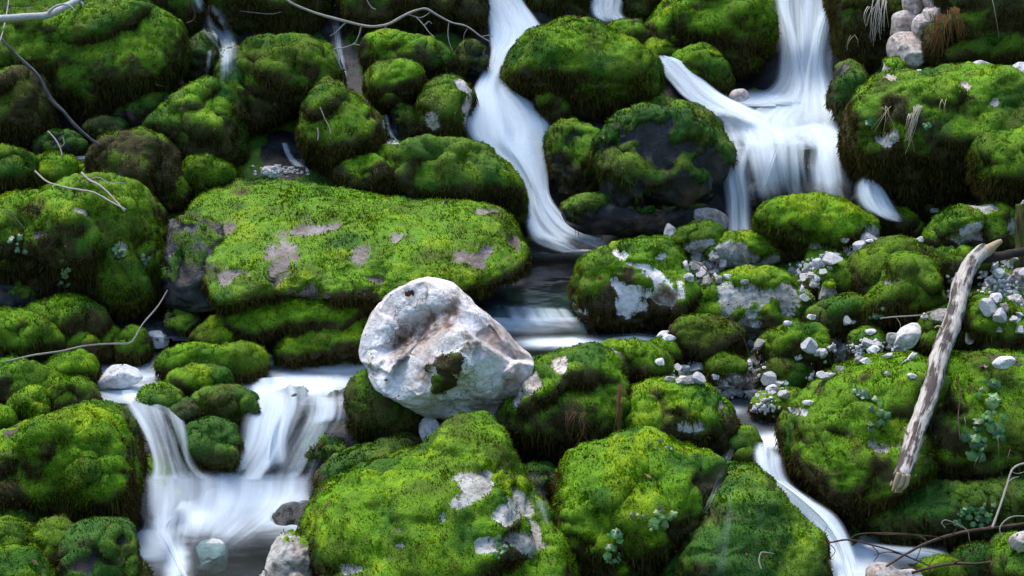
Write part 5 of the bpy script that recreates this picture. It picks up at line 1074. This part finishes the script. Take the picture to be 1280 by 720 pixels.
strands('single long root thread dangling at the top right', [(1240,-4,1250,60,1,.5)], (.40, .33, .30), seed=5, name='hanging_root', cat='root')
for k_, it_ in enumerate([(1224,572,1218,600,1,1),(1230,570,1222,596,1,1),(1248,545,1252,590,1,1),(1262,560,1254,600,1,1),(1206,520,1208,560,1,1),(1270,500,1258,540,1,1)]):
    strands('thin brown root thread dangling from the overgrown bank right of the log', [it_], (.22,.17,.13), seed=60 + k_, name='hanging_root', cat='root', group='root threads of the right bank')
strands('brown dead strands hanging between the yellow green boulder and the overhanging one', [(776,480,774,560,14,3)], (.16, .08, .04), seed=7, name='dead_grass', cat='dead grass')
strands('brown dead strands hanging low on the yellow green boulder front', [(720,515,722,560,16,7)], (.13, .07, .04), seed=8, name='dead_grass', cat='dead grass')
# fallen red leaf on the white boulder
def fallen(label, px, py, s, col, seed):
    rng = np.random.default_rng(seed); d, nor, ob = hit(px, py); c = P(px, py, d - .012)
    it = [(c + RT * dx * s * d / F + UP * dy * s * d / F * .3, nor + rng.normal(0, .4, 3), s * .6 * d / F, np.array(col) * f) for dx, dy, f in ((-.3, 0, 1), (.35, .15, .6))]
    V, F_, Cc = leafmesh(it, rng); o = link_mesh('fallen_leaf', V, F_, M['leaf'], attrs={'col': Cc}); tag(o, label, 'leaf')
fallen('dark red dead leaf curled on top of the white boulder', 512, 367, 7, (.09, .015, .01), 3)
fallen('brown dead leaf lying on the slab moss top edge', 556, 254, 6, (.10, .035, .02), 4)
fallen('brown dead leaf on the moss of the huge top left boulder', 141, 70, 4, (.12, .06, .04), 5)
fallen('pale dead leaf on the right of the wide bank boulder', 1228, 458, 7, (.08, .045, .03), 6)

def litter():
    rng = np.random.default_rng(77); Vs, Fs, Cs, o = [], [], [], 0
    for k in range(1500):
        x, y = rng.uniform(5, 1275), rng.uniform(5, 715); d, nor, ob = hit(x, y)
        if ob is None or 'water' in ob.name or 'fall' in ob.name or 'cascade' in ob.name or nor[2] < .15: continue
        c = P(x, y, d) + nor * .012; s = rng.uniform(.004, .013) * (2.0 if rng.random() < .07 else 1); asp = rng.uniform(.15, .7)
        u = np.cross(nor, rng.normal(0, 1, 3)); u /= np.linalg.norm(u); w_ = np.cross(nor, u) * asp; n_ = nor * .25
        V = np.array([c - u * s, c + (w_ + n_ * rng.uniform(-1, 1)) * s, c + u * s + n_ * s, c - (w_ - n_ * rng.uniform(-1, 1)) * s])
        Vs.append(V); Fs.append(np.array([[0, 1, 2, 3]]) + o); o += 4
        Cs.append(np.tile(np.array([[.16,.09,.04],[.09,.045,.02],[.28,.19,.10],[.05,.03,.02]][rng.integers(4)]) * rng.uniform(.6, 1.3), (4, 1)))
    ob = link_mesh('leaf_litter', np.concatenate(Vs), np.concatenate(Fs), M['straw'], attrs={'col': np.concatenate(Cs)}, smooth=False)
    tag(ob, 'tiny brown bits of dead leaf and needle caught in the moss', 'leaf litter', None, 'stuff')
litter()
grow_moss()
def sky_blocker():  # added out-of-view bank, blocks the frontal sky so boulder fronts fall darker
    na, nr = 90, 30
    A = np.linspace(-2.25, 2.25, na); T_ = np.linspace(0, 1, nr); AA, TT = np.meshgrid(A, T_)
    Rr = 15 + 16 * TT; top = 8.5 * np.clip(np.cos(AA * .62), 0, 1) ** .8
    X = np.sin(AA) * Rr; Yy = 1 - np.cos(AA) * Rr * 1.15; Z = -4 + (top + 4) * TT ** .9
    V = np.stack([X, Yy, Z], -1).reshape(-1, 3); V = V + np.stack([fbm(V * .3, 4, 1), fbm(V * .3, 4, 2), fbm(V * .3, 4, 3)], -1) * 1.6 * np.clip(TT.ravel() * 4, 0, 1)[:, None]
    N = np.tile([0, 0, .6], (len(V), 1)); 
    o = link_mesh('sky_blocker', V, grid_faces(nr, na), M['brown'], attrs={'moss': sstep(-.2, .2, fbm(V * .8, 3, 9) + .1), 'mcol': moss_col(V, N, .4, 77, .2) * .7, 'stain': np.zeros(len(V))})
    tag(o, 'unseen dark bank added behind the viewer to block the frontal sky', 'sky_blocker', None, 'structure')
sky_blocker()
# ------------------------------------------------------------------ light: shaded gorge under a soft sky
w = bpy.data.worlds.new('World'); SC.world = w; w.use_nodes = True; nt = w.node_tree
sky = nt.nodes.new('ShaderNodeTexSky'); sky.sky_type = 'NISHITA'; sky.sun_disc = False
SUN_EL, SUN_AZ = math.radians(62), math.radians(-30)      # high, from behind the left shoulder of the slope
sky.sun_elevation = SUN_EL; sky.sun_rotation = SUN_AZ
bg = nt.nodes['Background']; bg.inputs[1].default_value = .12; nt.links.new(sky.outputs[0], bg.inputs[0])
sd = bpy.data.lights.new('sun', 'SUN'); sd.energy = 1.5; sd.angle = math.radians(35); sd.color = (1, .95, .86)
so = bpy.data.objects.new('sun', sd); C.objects.link(so)
so.rotation_euler = Vector((math.sin(SUN_AZ) * math.cos(SUN_EL), math.cos(SUN_AZ) * math.cos(SUN_EL), math.sin(SUN_EL))).to_track_quat('Z', 'Y').to_euler()
vs = SC.view_settings; SC.display_settings.display_device = 'sRGB'; vs.view_transform = 'Standard'; vs.look = 'None'; vs.gamma = 1; vs.exposure = 1.42; vs.use_curve_mapping = False
SC.cycles.use_denoising = True; SC.cycles.denoising_prefilter = 'FAST'; SC.cycles.max_bounces = 6; SC.cycles.diffuse_bounces = 3; SC.cycles.transparent_max_bounces = 24; SC.cycles.caustics_reflective = False; SC.cycles.caustics_refractive = False
